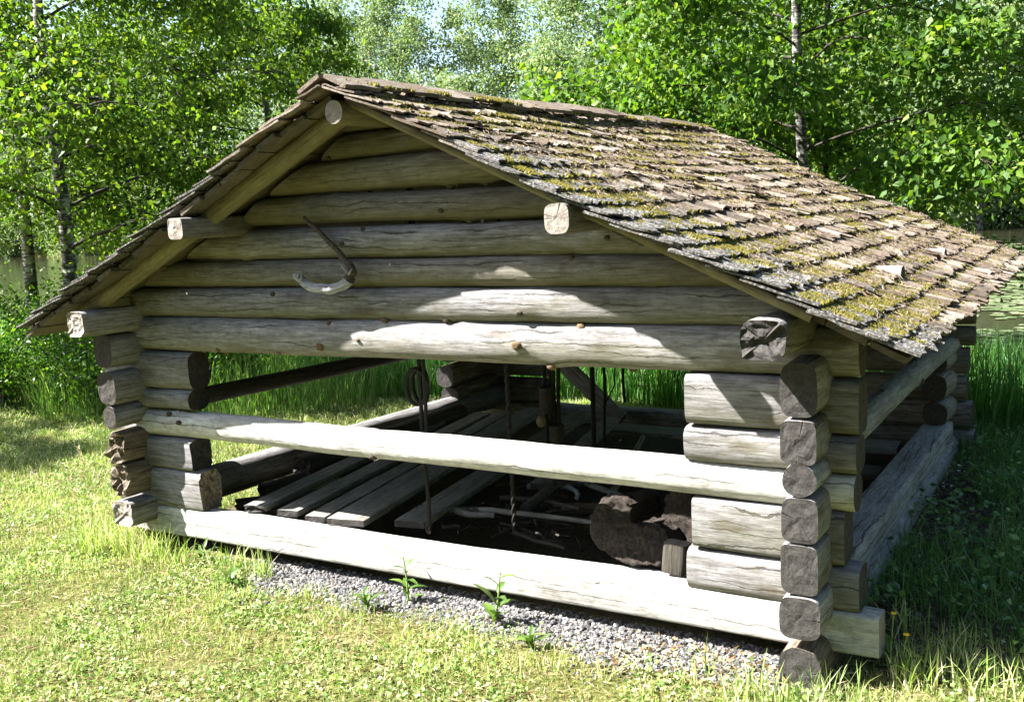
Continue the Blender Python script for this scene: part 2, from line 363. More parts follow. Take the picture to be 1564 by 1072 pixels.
# ------------------------------------------------------------------ the log shelter
SH = empty('log_shelter', (2, 2, -.2), 'open-sided grey log shelter with a mossy wooden shingle roof', 'shelter')
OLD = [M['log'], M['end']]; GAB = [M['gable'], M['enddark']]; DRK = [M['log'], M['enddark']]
AX = .085
def fl(name, x0, x1, z0, z1, **k):      # a front wall log by its front face z range
    d = k.pop('d', .17); zr = k.pop('zr', None); zc = (z0 + z1) / 2; zd = zc if zr is None else zr
    k.setdefault('seed', int((z0 + 3) * 100 + x0 * 13))
    return log(name, (x0, d / 2, zc), (x1, d / 2, zd), d, z1 - z0, SH, **k)
def build_walls():
    # front
    fl('sill_log', -.36, 4.44, -.137, .045, zr=-.03, mats=[M['pale'], M['endpale']], sq=9, rough=.18, d=.13)
    log('inner_sill', (1.95, .235, -.078), (3.7, .24, -.03), .08, .12, SH, [M['pale'], M['endpale']], 6, .3, seed=5)
    fl('stub_log', -.36, .43, .035, .30, sq=5, ragged1=.03, mats=[M['log'], M['rot']], seed=21)
    fl('stub_log', -.34, .37, .30, .50, sq=6, ragged1=.015, seed=22)
    fl('rail_log', -.42, 4.34, .50, .665, zr=.57, sq=2.2, knots=7, seed=23, mats=[M['pale'], M['end']], rough=.7)
    fl('stub_log', -.38, .385, .675, .81, sq=2.6, seed=24, mats=DRK)
    fl('stub_log', -.38, .41, .81, 1.047, sq=3.4, seed=25, mats=DRK)
    fl('stub_log', 3.60, 4.36, .05, .25, sq=4, seed=26, rough=.6)
    fl('stub_log', 3.63, 4.30, .255, .49, sq=7, seed=27, rough=.3)
    fl('stub_log', 3.60, 4.35, .655, .815, sq=3, seed=28, rough=.8)
    fl('stub_log', 3.61, 4.36, .82, 1.05, sq=4.5, seed=29, rough=.4)
    fl('wall_log', -.1, 4.36, 1.05, 1.262, zr=1.165, sq=2.5, knots=15, seed=30, rough=.55)
    fl('wall_log', -.06, 4.12, 1.262, 1.44, zr=1.352, sq=2.6, knots=9, seed=31)
    fl('wall_log', .19, 3.95, 1.445, 1.60, sq=2.4, knots=8, seed=32, cut0=2.1, cut1=-2.1, mats=GAB, zr=1.51)
    fl('wall_log', .60, 3.60, 1.605, 1.775, zr=1.66, sq=2.4, knots=8, seed=33, cut0=2.1, cut1=-2.1)
    fl('wall_log', 1.02, 3.12, 1.79, 1.945, zr=1.845, sq=2.6, knots=4, seed=34, cut0=1.2, cut1=-2., mats=GAB)
    fl('wall_log', 1.32, 2.80, 1.945, 2.115, zr=2.04, sq=2.4, knots=4, seed=35, cut0=2., cut1=-2., mats=GAB)
    fl('wall_log', 1.66, 2.45, 2.12, 2.25, zr=2.20, sq=2.6, knots=2, seed=36, cut0=1.6, cut1=-2., mats=GAB)
    fl('wall_log', 1.80, 2.30, 2.255, 2.35, sq=3, seed=37, cut0=1.6, cut1=-1.6, mats=GAB)
    for x, z in ((2.55, 1.775), (3.0, 1.775), (1.75, 2.115), (2.4, 2.115), (2.4, 1.94), (3.05, 1.6)):
        log('dowel', (x, .075, z - .03), (x + .004, .075, z + .035), .026, .026, SH, nang=10, seed=int(x * 40))
    # right wall: log ends towards the viewer, sill, rail
    xr = 4.17
    for z0, z1, w, y0, y1, sq, sd in ((.0, .185, .17, -.21, .42, 4, 41), (.19, .405, .155, -.2, .42, 6, 42), (.41, .60, .15, -.2, .42, 4.5, 43),
                                      (.735, .92, .15, -.2, .42, 5, 45), (.925, 1.155, .155, -.19, .42, 3.4, 46)):
        log('corner_log', (xr, y0, (z0 + z1) / 2), (xr, y1, (z0 + z1) / 2), w, z1 - z0, SH, None, sq, .6, seed=sd)
    log('rail_log', (xr, -.2, .67), (xr - .02, 4.35, .62), .145, .14, SH, [M['grey'], M['end']], 2.05, .6, seed=44, bow=.03, knots=8)
    log('wall_plate', (4.09, -.40, 1.265), (4.12, 4.62, 1.20), .18, .16, SH, None, 4, .6, seed=47, ragged0=.03)
    log('sill_log', (4.1, .28, .015), (4.1, 3.95, -.02), .2, .16, SH, [M['grey'], M['end']], 8, .25, seed=48)
    log('sill_log', (4.13, .10, -.15), (4.13, 4.2, -.16), .2, .165, SH, [M['grey'], M['end']], 3, .4, seed=49)
    # left wall
    xl = -.105
    for z0, z1, w, y0, y1, sq, sd, rg in ((.14, .355, .16, -.19, .5, 3, 52, .04), (.36, .57, .15, -.19, .43, 3, 53, .05),
                                          (.58, .725, .12, -.2, .43, 2.1, 54, 0), (.735, .945, .17, -.2, .42, 3, 55, 0), (.965, 1.17, .17, -.2, .42, 3.4, 56, 0)):
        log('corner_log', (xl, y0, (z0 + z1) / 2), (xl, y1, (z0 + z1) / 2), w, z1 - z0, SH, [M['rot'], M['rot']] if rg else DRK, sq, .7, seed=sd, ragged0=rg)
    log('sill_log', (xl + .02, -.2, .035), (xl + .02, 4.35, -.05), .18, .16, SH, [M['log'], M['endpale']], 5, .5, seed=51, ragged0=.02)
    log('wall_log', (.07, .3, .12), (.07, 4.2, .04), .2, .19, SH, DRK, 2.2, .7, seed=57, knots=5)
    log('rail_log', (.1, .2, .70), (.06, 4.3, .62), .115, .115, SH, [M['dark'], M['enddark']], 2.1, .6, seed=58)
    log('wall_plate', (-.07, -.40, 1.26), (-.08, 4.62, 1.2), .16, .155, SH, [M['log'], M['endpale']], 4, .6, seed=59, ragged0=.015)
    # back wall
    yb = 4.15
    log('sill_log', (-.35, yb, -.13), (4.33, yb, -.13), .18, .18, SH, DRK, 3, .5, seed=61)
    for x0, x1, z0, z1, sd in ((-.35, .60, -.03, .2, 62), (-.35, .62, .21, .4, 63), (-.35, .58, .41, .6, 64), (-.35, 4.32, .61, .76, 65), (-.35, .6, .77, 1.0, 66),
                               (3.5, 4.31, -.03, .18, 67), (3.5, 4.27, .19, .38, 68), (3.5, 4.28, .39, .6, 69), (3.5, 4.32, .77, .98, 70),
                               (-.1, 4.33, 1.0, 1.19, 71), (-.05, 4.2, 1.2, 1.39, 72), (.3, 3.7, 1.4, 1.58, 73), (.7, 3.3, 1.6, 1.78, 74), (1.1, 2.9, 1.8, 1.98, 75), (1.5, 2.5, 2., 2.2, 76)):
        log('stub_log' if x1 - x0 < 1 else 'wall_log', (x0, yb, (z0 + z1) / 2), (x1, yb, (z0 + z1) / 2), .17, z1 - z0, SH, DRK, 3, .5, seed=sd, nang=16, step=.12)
    for x in (-.08, 4.13):
        for z0, z1, y0 in ((.06, .24, 3.25), (.25, .45, 3.2), (.46, .6, 3.3), (.75, .93, 3.3), (.94, 1.15, 3.3)):
            if x > 0: y0 = 3.72
            log('corner_log', (x + (.13 if x < 0 else -.03), y0, (z0 + z1) / 2), (x, 4.38, (z0 + z1) / 2), .18, z1 - z0, SH, OLD if x > 0 else [M['rot'], M['end']], 2.6, .7, seed=int(z0 * 100) + 80, nang=16, step=.1)
    # roof timbers
    log('ridge_pole', (2.02, -.36, 2.315), (2.0, 4.62, 2.285), .11, .115, SH, [M['rafter'], M['endpale']], 2., .4, seed=91)
    log('purlin', (.93, -.44, 1.80), (.93, 4.6, 1.78), .115, .115, SH, [M['gable'], M['endpale']], 5, .4, seed=92)
    log('purlin', (3.235, -.42, 1.765), (3.24, 4.6, 1.74), .12, .13, SH, [M['gable'], M['endpale']], 3.4, .3, seed=93)
    for ya in (1.3, 2.75):
        log('cross_beam', (-.2, ya, 1.36), (4.3, ya, 1.36), .13, .14, SH, DRK, 2.2, .5, seed=int(ya * 10))
    for sg in (-1, 1):
        rx, ry, rr = (.02, -.20, .105) if sg < 0 else (.062, -.28, .042)
        log('rafter', (2 + sg * .04, ry, 2.305 + rx), (2 + sg * 2.25, ry, 1.28 + rx), rr, rr, SH, [M['rafter'], M['end']], 2., .35, seed=95 + sg)
        log('rafter', (2 + sg * .04, 4.5, 2.33), (2 + sg * 2.3, 4.5, 1.29), .09, .09, SH, [M['rafter'], M['end']], 2., .35, seed=97 + sg, step=.2, nang=10)

SL = .462
def roof_z(dx):                       # underside of the shingles
    return 2.415 - SL * dx
RY0, RY1, RHW = -.385, 4.59, 2.62
ANG = math.atan(SL)
def build_roof():
    m, nt, b, out = mat('old_shingle')
    ge = nd(nt, 'NewGeometry'); mp = coords(nt)
    c = ramp(nt, ge.outputs['Random Per Island'], [(0, (.06, .05, .04)), (.35, (.115, .098, .08)), (.7, (.175, .154, .13)), (1, (.25, .228, .2))])
    n = noise_n(nt, coords(nt, (30, 5, 30)), 1.6, 7, .7); f = ramp(nt, n.outputs[0], [(.3, (.5, .47, .45)), (.65, (1.15, 1.1, 1.05))])
    c = mix(nt, .9, c.outputs[0], f.outputs[0], 'MULTIPLY')
    n2 = noise_n(nt, mp, 1.5, 6, .7); w = ramp(nt, n2.outputs[0], [(.45, (0, 0, 0)), (.62, (1, 1, 1))])
    wf = math_n(nt, 'MULTIPLY', w.outputs[0], .3)
    c = mix(nt, wf.outputs[0], c.outputs[2], (.155, .105, .07))             # fallen needles and rust brown
    # crusty lichen plus tree dapple shade painted in as dark grey, mostly on the last half metre before the front edge
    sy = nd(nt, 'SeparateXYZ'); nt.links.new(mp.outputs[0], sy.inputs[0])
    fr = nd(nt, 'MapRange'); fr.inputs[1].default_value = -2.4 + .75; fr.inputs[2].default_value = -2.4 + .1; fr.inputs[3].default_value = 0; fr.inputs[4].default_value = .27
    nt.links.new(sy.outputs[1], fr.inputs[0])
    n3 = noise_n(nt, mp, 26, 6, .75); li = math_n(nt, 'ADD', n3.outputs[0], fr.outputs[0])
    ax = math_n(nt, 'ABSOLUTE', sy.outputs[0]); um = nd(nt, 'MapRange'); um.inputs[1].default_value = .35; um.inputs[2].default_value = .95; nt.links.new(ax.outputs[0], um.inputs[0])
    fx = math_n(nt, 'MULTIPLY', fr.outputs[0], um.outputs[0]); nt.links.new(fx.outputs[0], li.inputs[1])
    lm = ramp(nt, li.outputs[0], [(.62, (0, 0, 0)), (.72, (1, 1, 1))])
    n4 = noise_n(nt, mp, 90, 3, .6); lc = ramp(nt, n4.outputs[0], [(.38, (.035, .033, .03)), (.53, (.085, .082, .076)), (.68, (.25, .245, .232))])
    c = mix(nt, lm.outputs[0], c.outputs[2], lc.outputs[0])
    nt.links.new(c.outputs[2], b.inputs['Base Color']); b.inputs['Roughness'].default_value = .95; b.inputs['Specular IOR Level'].default_value = .12
    hb = math_n(nt, 'ADD', n.outputs[0], n3.outputs[0]); bump(nt, b, hb.outputs[0], .8, .012)
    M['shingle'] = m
    under = wood('roof_board', (0.036, 0.03, 0.0216), (0.066, 0.0558, 0.0408), (0.102, 0.0888, 0.0672), algae_bounce=.2)
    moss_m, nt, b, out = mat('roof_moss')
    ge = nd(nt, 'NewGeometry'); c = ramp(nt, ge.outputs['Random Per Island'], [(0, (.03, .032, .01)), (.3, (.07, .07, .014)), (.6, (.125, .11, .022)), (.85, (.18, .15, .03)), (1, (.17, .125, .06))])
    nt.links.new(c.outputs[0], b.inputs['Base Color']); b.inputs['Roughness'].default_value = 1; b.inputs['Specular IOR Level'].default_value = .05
    need_m = plain('dry_needles', [(.3, (.10, .065, .042)), (.7, (.27, .2, .14))], 40)
    rng = np.random.default_rng(5)
    SLOPE_L = RHW / math.cos(ANG)
    for sg in (-1, 1):
        U = Vector((sg * math.cos(ANG), 0, -math.sin(ANG))); N = Vector((sg * math.sin(ANG), 0, math.cos(ANG)))
        O = Vector((2, 0, roof_z(0)))
        def sag(u, y): return .028 * noise.noise((u * .9 + sg * 5, y * .7, 2.)) - .03 * math.sin(math.pi * min(max((y - RY0) / (RY1 - RY0), 0), 1)) * math.sin(math.pi * u / SLOPE_L)
        def P(u, y, h): return O + U * u + Vector((0, y, 0)) + N * (h + sag(u, y))
        exp = .148; rows = int(SLOPE_L / exp) + 1; mb = MB()
        for r in range(rows):
            ue = min((r + 1) * exp, SLOPE_L + .02)       # lower edge
            y = RY0 - rng.uniform(0, .03)
            while y < RY1:
                w = rng.uniform(.055, .115); g = rng.uniform(.002, .014)
                ln = exp * 2.1; thick = rng.uniform(.008, .013)
                e = ue + rng.normal(0, .009); lift = .015 + rng.uniform(0, .006) + (.012 if rng.random() < .035 else 0)
                if rng.random() < .02: y += w; continue
                tw = rng.normal(0, .005); y0, y1 = y + g / 2 + 0., min(y + w - g / 2, RY1 + .04)
                if y0 < RY0 + .09: y0 -= rng.uniform(0, .02)
                sk = rng.normal(0, .012)
                # 2 x 4 grid: curled lower lip, ragged edge
                nu, nv = 4, 4; top, bot = [], []
                for a in range(nu + 1):
                    for q in range(nv + 1):
                        fu, fv = a / nu, q / nv
                        uu = e - ln * (1 - fu); yy = y0 + (y1 - y0) * fv
                        if a == nu: uu += rng.normal(0, .008) + sk * (fv - .5) * 2
                        hh = .004 + lift * fu + (lift * .5) * fu ** 3 + tw * (fv - .5) * 2 * fu + .006 * abs(fv - .5) * 2 * fu
                        hh += rng.normal(0, .0022)
                        top.append(P(max(uu, -.01), yy, hh + thick)); bot.append(P(max(uu, -.01), yy, hh + .001))
                W = nv + 1; nT = len(top); fs = []
                for a in range(nu):
                    for q in range(nv):
                        i0 = a * W + q; f = [i0, i0 + 1, i0 + W + 1, i0 + W]
                        if sg > 0: f = f[::-1]
                        fs.append(f); fs.append([k + nT for k in f[::-1]])
                rim = [q for q in range(W)] + [a * W + nv for a in range(1, nu + 1)] + [nu * W + q for q in range(nv - 1, -1, -1)] + [a * W for a in range(nu - 1, 0, -1)]
                for k in range(len(rim)):
                    a, c2 = rim[k], rim[(k + 1) % len(rim)]
                    f = [a, a + nT, c2 + nT, c2]; fs.append(f if sg < 0 else f[::-1])
                mb.add(top + bot, fs, 0)
                y += w
        o = mb.mesh('roof'); base = Vector((2, 2.4, 2.4))
        for v in o.vertices: v.co -= base
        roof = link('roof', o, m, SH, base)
        # boards under the shingles, running along the roof
        mb = MB(); u = .03
        while u < SLOPE_L - .05:
            w = rng.uniform(.13, .19); h0 = -.03 - rng.uniform(0, .012); e0, e1 = RY0 + rng.uniform(.0, .06) + (.09 if sg > 0 else 0), RY1 - rng.uniform(0, .05)
            ns = 14; vs = []
            for i in range(ns + 1):
                y = e0 + (e1 - e0) * i / ns
                vs += [P(u, y, h0), P(min(u + w - .012, SLOPE_L - .02), y, h0 - .004), P(min(u + w - .012, SLOPE_L - .02), y, h0 + .022), P(u, y, h0 + .022)]
            fs = [[i * 4 + k, i * 4 + (k + 1) % 4, (i + 1) * 4 + (k + 1) % 4, (i + 1) * 4 + k] for i in range(ns) for k in range(4)] + [[3, 2, 1, 0], [ns * 4 + k for k in range(4)]]
            mb.add(vs, fs, 0); u += w
        link('roof_boards', mb.mesh('roof_boards'), under, SH)
        # moss cushions: small tufts gathered in patches
        pts = []; need = []
        tries = 230000 if sg > 0 else 12000
        for _ in range(tries):
            u, y = rng.uniform(.05, SLOPE_L), rng.uniform(RY0 + .05, RY1)
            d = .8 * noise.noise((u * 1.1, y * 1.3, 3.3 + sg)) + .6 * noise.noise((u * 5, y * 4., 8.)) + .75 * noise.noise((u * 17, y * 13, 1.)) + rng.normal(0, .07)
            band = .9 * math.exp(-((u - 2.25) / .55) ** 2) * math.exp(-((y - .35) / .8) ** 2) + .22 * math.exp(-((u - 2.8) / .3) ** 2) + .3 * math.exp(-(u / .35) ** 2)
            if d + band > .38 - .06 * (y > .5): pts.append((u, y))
        def clear(u, y): return .019 + .018 * ((u / exp) % 1.0)
        for _ in range(24000 if sg > 0 else 1500):      # small crumbs of moss lodged behind the shingle butts
            r_ = rng.integers(0, rows); u, y = r_ * exp + abs(rng.normal(0, .022)), rng.uniform(RY0 + .04, RY1)
            if .05 < u < SLOPE_L and noise.noise((u * 2.2, y * 2.2, 5.)) > -.2: pts.append((u, y))
        Vs, Fs = [], []
        for (u, y) in pts:
            s = rng.uniform(.005, .012); hh = s * rng.uniform(.3, .7)
            c = P(u, y, clear(u, y) + (.010 if u > .13 else .05))
            ring = [c + (U * math.cos(k * 1.2566 + u) + Vector((0, 1, 0)) * math.sin(k * 1.2566 + u)) * s * rng.uniform(.7, 1.2) - N * .012 for k in range(5)]
            b0 = len(Vs); Vs += ring + [c + N * hh]
            Fs += [(b0 + k, b0 + (k + 1) % 5, b0 + 5) for k in range(5)]
        V = np.array([tuple(v) for v in Vs]) - np.array(base)
        me = fast_mesh('moss', V, np.array(Fs), 3, True)
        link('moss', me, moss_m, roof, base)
        # needle litter
        Vs, Fs = [], []
        for _ in range(17000 if sg > 0 else 1500):
            u, y = rng.uniform(.1, SLOPE_L - .05), rng.uniform(RY0 + .25, RY1)
            if noise.noise((u * 1.4 + 3, y * 1.4, 6.)) < -.12: continue
            c = P(u, y, clear(u, y) + .022); a = rng.uniform(0, 6.283); l = rng.uniform(.015, .05)
            d = (U * math.cos(a) + Vector((0, 1, 0)) * math.sin(a)) * l + N * rng.normal(0, .008)
            q = N.cross(d).normalized() * .0016
            b0 = len(Vs); Vs += [c - d / 2 - q, c + d / 2, c - d / 2 + q + N * .002]; Fs.append((b0, b0 + 1, b0 + 2))
        V = np.array([tuple(v) for v in Vs]) - np.array(base)
        link('needles', fast_mesh('needles', V, np.array(Fs), 3), need_m, roof, base)
    # ridge cap: two long boards
    for sg in (-1, 1):
        U = Vector((sg * math.cos(ANG), 0, -math.sin(ANG))); N = Vector((sg * math.sin(ANG), 0, math.cos(ANG))); mb = MB()
        y = RY0 - .02
        while y < RY1:
            w = min(rng.uniform(.16, .4), RY1 + .02 - y); ns = 6; vs = []; lift = rng.uniform(.045, .066); wd = rng.uniform(.10, .15)
            for i in range(ns + 1):
                yy = y + w * i / ns - .004
                o = Vector((2, yy, roof_z(0) + .012 * noise.noise((yy, 2., 3.))))
                a, bq = o - U * .012 + N * lift, o + U * (wd + .02 * noise.noise((yy * 9, sg, 3.))) + N * (lift - .002)
                vs += [a, bq, bq + N * .02, a + N * .02]
            fs = [[i * 4 + k, (i + 1) * 4 + k, (i + 1) * 4 + (k + 1) % 4, i * 4 + (k + 1) % 4] for i in range(ns) for k in range(4)] + [[0, 1, 2, 3], [ns * 4 + 3 - k for k in range(4)]]
            mb.add(vs, fs, 0); y += w + .003
        link('ridge_cap', mb.mesh('ridge_cap'), m, SH)

# ------------------------------------------------------------------ things in and on the shelter
def build_contents():
    B = [M['board'], M['end']]
    planks = [((.76, .10), (.30, 2.9), .15, 'narrow grey floor plank with a broken splintered front end, leftmost of the loose planks', .035),
              ((.99, .15), (.50, 3.1), .15, 'grey floor plank just right of the plank with the splintered end', .02),
              ((1.21, .15), (.66, 3.2), .14, 'middle floor plank, just left of the widest plank', .01),
              ((1.47, .12), (.88, 3.35), .25, 'widest grey floor plank running from front sill to the back corner', .03),
              ((1.83, .25), (1.36, 3.4), .19, 'square cut loose floor plank beside the heap of sticks', .025),
              ((2.12, 1.25), (1.66, 3.3), .13, 'short floor plank starting behind the heap of sticks, right of the other planks', .01)]
    for i, (a, b, w, lab, dz) in enumerate(planks):
        o = log('floor_plank', (*a, .045 + dz), (*b, .03 + dz), w, .04, None, B, 14, .12, seed=130 + i, ragged0=.03 if i == 0 else 0)
        tag(o, lab, 'plank', 'loose planks on the shelter floor')
    for i, (z, y, lab) in enumerate(((-.06, 3.35, 'grey board lying crosswise on the floor near the back wall'), (-.09, 2.7, 'dark board lying crosswise in front of the other crosswise board'))):
        o = log('floor_board', (1.6, y, z), (3.9, y + .1, z), .26, .05, None, B if i == 0 else [M['dark'], M['enddark']], 14, .1, seed=150 + i); tag(o, lab, 'board')
    tag(log('leaning_board', (.62, 3.9, .62), (1.48, 3.86, -.1), .05, .15, None, [M['board'], M['end']], 10, .15, seed=155), 'board leaning slantwise against the back opening', 'board')
    # logs along the left wall
    for i, (a, b, r, lab) in enumerate((((.36, .95, .10), (.33, 3.0, .07), .17, 'thick dark split log lying along the left wall'),
                                        ((.30, .62, .0), (.44, 1.5, .0), .12, 'short dark round log below the thick dark log'),
                                        ((.22, .45, -.06), (.72, .95, -.06), .1, 'charred billet lying crosswise behind the left front corner'))):
        tag(log('loose_log', a, b, r, r, None, [M['dark'], M['enddark']], 2.2, 1., seed=160 + i, ragged0=.02), lab, 'log')
    for i, (x, y, z, lab) in enumerate(((.47, .98, .02, 'small pale billet end, leftmost among the dark logs'), (.6, 1.07, .03, 'pale billet end between two other pale ends'), (.78, 1.12, .03, 'pale billet end nearest the planks'))):
        tag(log('billet', (x, y, z), (x + .1, y + .5, z), .05, .055, None, [M['dark'], M['endpale']], 2., .6, seed=170 + i, nang=12), lab, 'billet', 'firewood billets among the dark logs')
    # sticks and poles on the floor
    SK = [M['grey'], M['end']]
    for i, (pts, r, lab, mt) in enumerate((
            ([(2.24, .85, .03), (2.28, 1.12, .10), (2.33, 1.45, .13)], .036, 'thick dark pole lying over the other sticks', 'dark'),
            ([(1.80, .72, .02), (2.1, .70, .055), (2.45, .72, .05), (2.85, .70, .06)], .02, 'long pale stick lying across the floor behind the sill', 'board'),
            ([(1.62, .75, .03), (1.8, .66, .05), (2.0, .62, .04), (2.15, .66, .04)], .024, 'crooked grey stick near the end of the square cut plank', 'board'),
            ([(2.0, 1.3, .03), (2.4, 1.35, .08), (2.8, 1.2, .05), (3.0, 1.0, .04)], .022, 'bent grey branch lying behind the thick dark pole', 'board'),
            ([(2.1, 1.75, .03), (2.6, 1.7, .09), (3.2, 1.5, .05)], .03, 'long dark branch farthest back in the stick heap', 'dark'),
            ([(2.45, .95, .03), (2.7, 1.0, .05), (2.95, .95, .03)], .04, 'short stout dark piece of wood left of the split stump', 'dark'),
            ([(2.75, .8, .03), (2.5, 1.7, .07), (2.2, 2.7, .06)], .026, 'long straight pole running back under the thick dark pole towards the tackle', 'board'),
            ([(3.2, 1.0, .04), (2.9, 1.9, .09), (2.6, 3.0, .05)], .03, 'long straight pole running back from the dark upright stump', 'board'),
            ([(1.95, 1.05, .02), (2.3, 1.0, .05), (2.6, .88, .07)], .018, 'thin dark twig crossing under the thick pole', 'dark'))):
        mb = MB(); P_ = []
        for k in range(len(pts) - 1):
            for q in range(5): P_.append(Vector(pts[k]).lerp(Vector(pts[k + 1]), q / 5) + Vector((0, 0, .012 * noise.noise((k + q / 5, i * 3.3, 1)))))
        P_.append(Vector(pts[-1])); mb.tube(P_, [r * (1 - .35 * k / len(P_)) for k in range(len(P_))], 10, 0, True, 1)
        tag(link('stick', mb.mesh('stick'), [M[mt], M['end']]), lab, 'stick', 'sticks heaped on the shelter floor')
    mb = MB(); mb.tube([(2.32 + .13 * math.cos(a), 1.12 + .1 * math.sin(a), .05 + .03 * math.sin(a)) for a in np.linspace(0, 5.2, 22)], .013, 8)
    tag(link('wooden_hoop', mb.mesh('hoop'), M['grey']), 'bent wooden hoop lying among the sticks on the floor', 'hoop')
    mb = MB(); rr = random.Random(8)
    for k in range(300):
        x, y = rr.uniform(1.9, 3.3), rr.uniform(.55, 1.9); a = rr.uniform(0, 6.28); l = rr.uniform(.04, .2); z = rr.uniform(-.06, .05)
        mb.tube([(x, y, z), (x + l * math.cos(a), y + l * math.sin(a), z + rr.uniform(-.02, .03))], rr.uniform(.003, .008), 4)
    tag(link('litter', mb.mesh('litter'), M['dark']), 'twigs and wood bits', 'litter', kind='stuff')
    # ropes and chains: black cords hung from the roof beams
    rope = plain('tarred_rope', [(.3, (.004, .0035, .003)), (.7, (.02, .018, .015))], 120, 3, .8)
    iron = plain('rusty_iron', [(.3, (.02, .014, .01)), (.7, (.07, .045, .03))], 60, 4, .6)
    def cord(mb, x, y, z0, z1, r, wob=.012, sd=0):
        n = 26; mb.tube([(x + wob * noise.noise((z * 2.4, sd, 0)), y + wob * noise.noise((z * 2.4, sd, 9)), z) for z in np.linspace(z0, z1, n)], r, 7)
    def coil(mb, x, y, z, rx, rz, r, turns=2, sd=0):
        mb.tube([(x + rx * math.cos(a) * (1 + .12 * noise.noise((a, sd, 1))), y + .03 * math.sin(a * .5), z + rz * math.sin(a)) for a in np.linspace(0, 6.283 * turns, 22 * turns)], r, 6)
    t = empty('hanging_chain', (1.95, .26, 0), 'black chain with a side loop, hanging left, its hook end touching the front sill', 'chain')
    mb = MB(); cord(mb, 1.965, .26, .07, 1.95, .012, .01, 3); cord(mb, 1.995, .26, .55, 1.95, .011, .014, 4); link('strand', mb.mesh('strand'), rope, t)
    mb = MB(); coil(mb, 1.945, .27, .87, .062, .10, .012, 3, 2); link('coil', mb.mesh('coil'), rope, t)
    mb = MB(); coil(mb, 1.95, .25, .055, .022, .025, .008, 1, 1); link('hook', mb.mesh('hook'), iron, t)
    t = empty('hanging_chain', (2.43, .42, 0), 'thin black twisted chain hanging in the middle, its end trailing over the floor', 'chain')
    mb = MB()
    for k in range(2): mb.tube([(2.43 + .007 * math.cos(z * 60 + k * 3.14), .42 + .007 * math.sin(z * 60 + k * 3.14), z) for z in np.linspace(.03, 1.85, 110)], .008, 5)
    link('strand', mb.mesh('strand'), rope, t)
    mb = MB(); mb.tube([(2.43, .42, .05), (2.46, .41, .045), (2.52, .38, .05), (2.6, .36, .04), (2.7, .33, .05), (2.8, .32, .04)], .013, 7); mb.tube([(2.55, .45, .05), (2.62, .4, .06), (2.66, .36, .05), (2.75, .38, .05)], .008, 6); link('tail', mb.mesh('tail'), rope, t)
    t = empty('pulley_tackle', (2.27, 1.2, 0), 'bundle of dark ropes with pulley block hanging near the middle', 'tackle')
    mb = MB()
    for k, (dx, dy) in enumerate(((-.05, 0), (-.02, .02), (.012, 0), (.04, .015))): cord(mb, 2.27 + dx, 1.2 + dy, (.05 if k in (1, 2) else .35), 1.36, .013, .02, 10 + k)
    link('strand', mb.mesh('strand'), rope, t)
    o = log('block', (2.235, 1.17, .56), (2.24, 1.17, .72), .075, .105, None, [M['enddark'], M['enddark']], 3, 1.4, seed=3, nang=12); put(o, t)
    o = log('block', (2.30, 1.2, .32), (2.29, 1.2, .48), .08, .1, None, [M['enddark'], M['enddark']], 3, 1.4, seed=4, nang=12); put(o, t)
    mb = MB(); mb.tube([(2.222, 1.13, .475 + k * .012) for k in range(7)], [.012, .024, .03, .032, .03, .024, .012], 10); link('float', mb.mesh('float'), M['rafter'], t)
    for i, (x, y, z0, r, lab) in enumerate(((2.245, 1.8, .12, .017, 'thick dark rope hanging just right of the pulley tackle'), (2.27, 1.92, .14, .011, 'middle one of the three thin ropes right of the pulley tackle'), (2.29, 2.2, .43, .011, 'short dark cord ending above the floor, rightmost of the hanging ropes'))):
        mb = MB(); cord(mb, x, y, z0, 2.24, r, .018, 30 + i)
        if i == 1: mb.tube([(x + .0, y, .95), (x + .09, y, .75), (x + .08, y, .6), (x + .01, y, .48)], .005, 5)
        tag(link('hanging_rope', mb.mesh('hanging_rope'), rope), lab, 'rope', 'ropes hanging inside the shelter')
    mb = MB(); coil(mb, 2.03, .36, .035, .10, .001, .011, 1, 3)
    for v in range(len(mb.v)):
        x, y, z = mb.v[v]; mb.v[v] = (x, .36 + (x - 2.03) * -.25 + .04 * math.sin((x - 2.03) * 40) + (y - .36), z + .01)
    tag(link('rope_coil', mb.mesh('rope_coil'), rope), 'flat black loop of rope lying on the floor behind the sill', 'rope')
    # hook-shaped crooked branch on the gable
    pts = [(1.475, -.03, 1.825), (1.55, -.035, 1.77), (1.63, -.04, 1.705), (1.72, -.05, 1.635), (1.79, -.06, 1.57), (1.815, -.065, 1.53), (1.795, -.07, 1.49), (1.735, -.075, 1.455), (1.66, -.08, 1.438), (1.57, -.08, 1.447), (1.49, -.08, 1.475), (1.43, -.08, 1.515), (1.415, -.08, 1.53)]
    rad = [.010, .012, .014, .016, .018, .024, .03, .026, .028, .027, .025, .02, .006]
    P_, r_ = [], []
    for k in range(len(pts) - 1):
        for q in range(5):
            f = q / 5; p = Vector(pts[k]).lerp(Vector(pts[k + 1]), f); p += Vector((noise.noise((k + f, 1, 2)), 0, noise.noise((k + f, 5, 2)))) * .008
            P_.append(p); r_.append((rad[k] * (1 - f) + rad[k + 1] * f) * (1 + .25 * noise.noise(((k + f) * 2.3, 3, 3))))
    mb = MB(); q_ = len(P_) * 6 // 12; mb.tube(P_[:q_ + 1], r_[:q_ + 1], 12, 1); mb.tube(P_[q_:], r_[q_:], 12, 0)
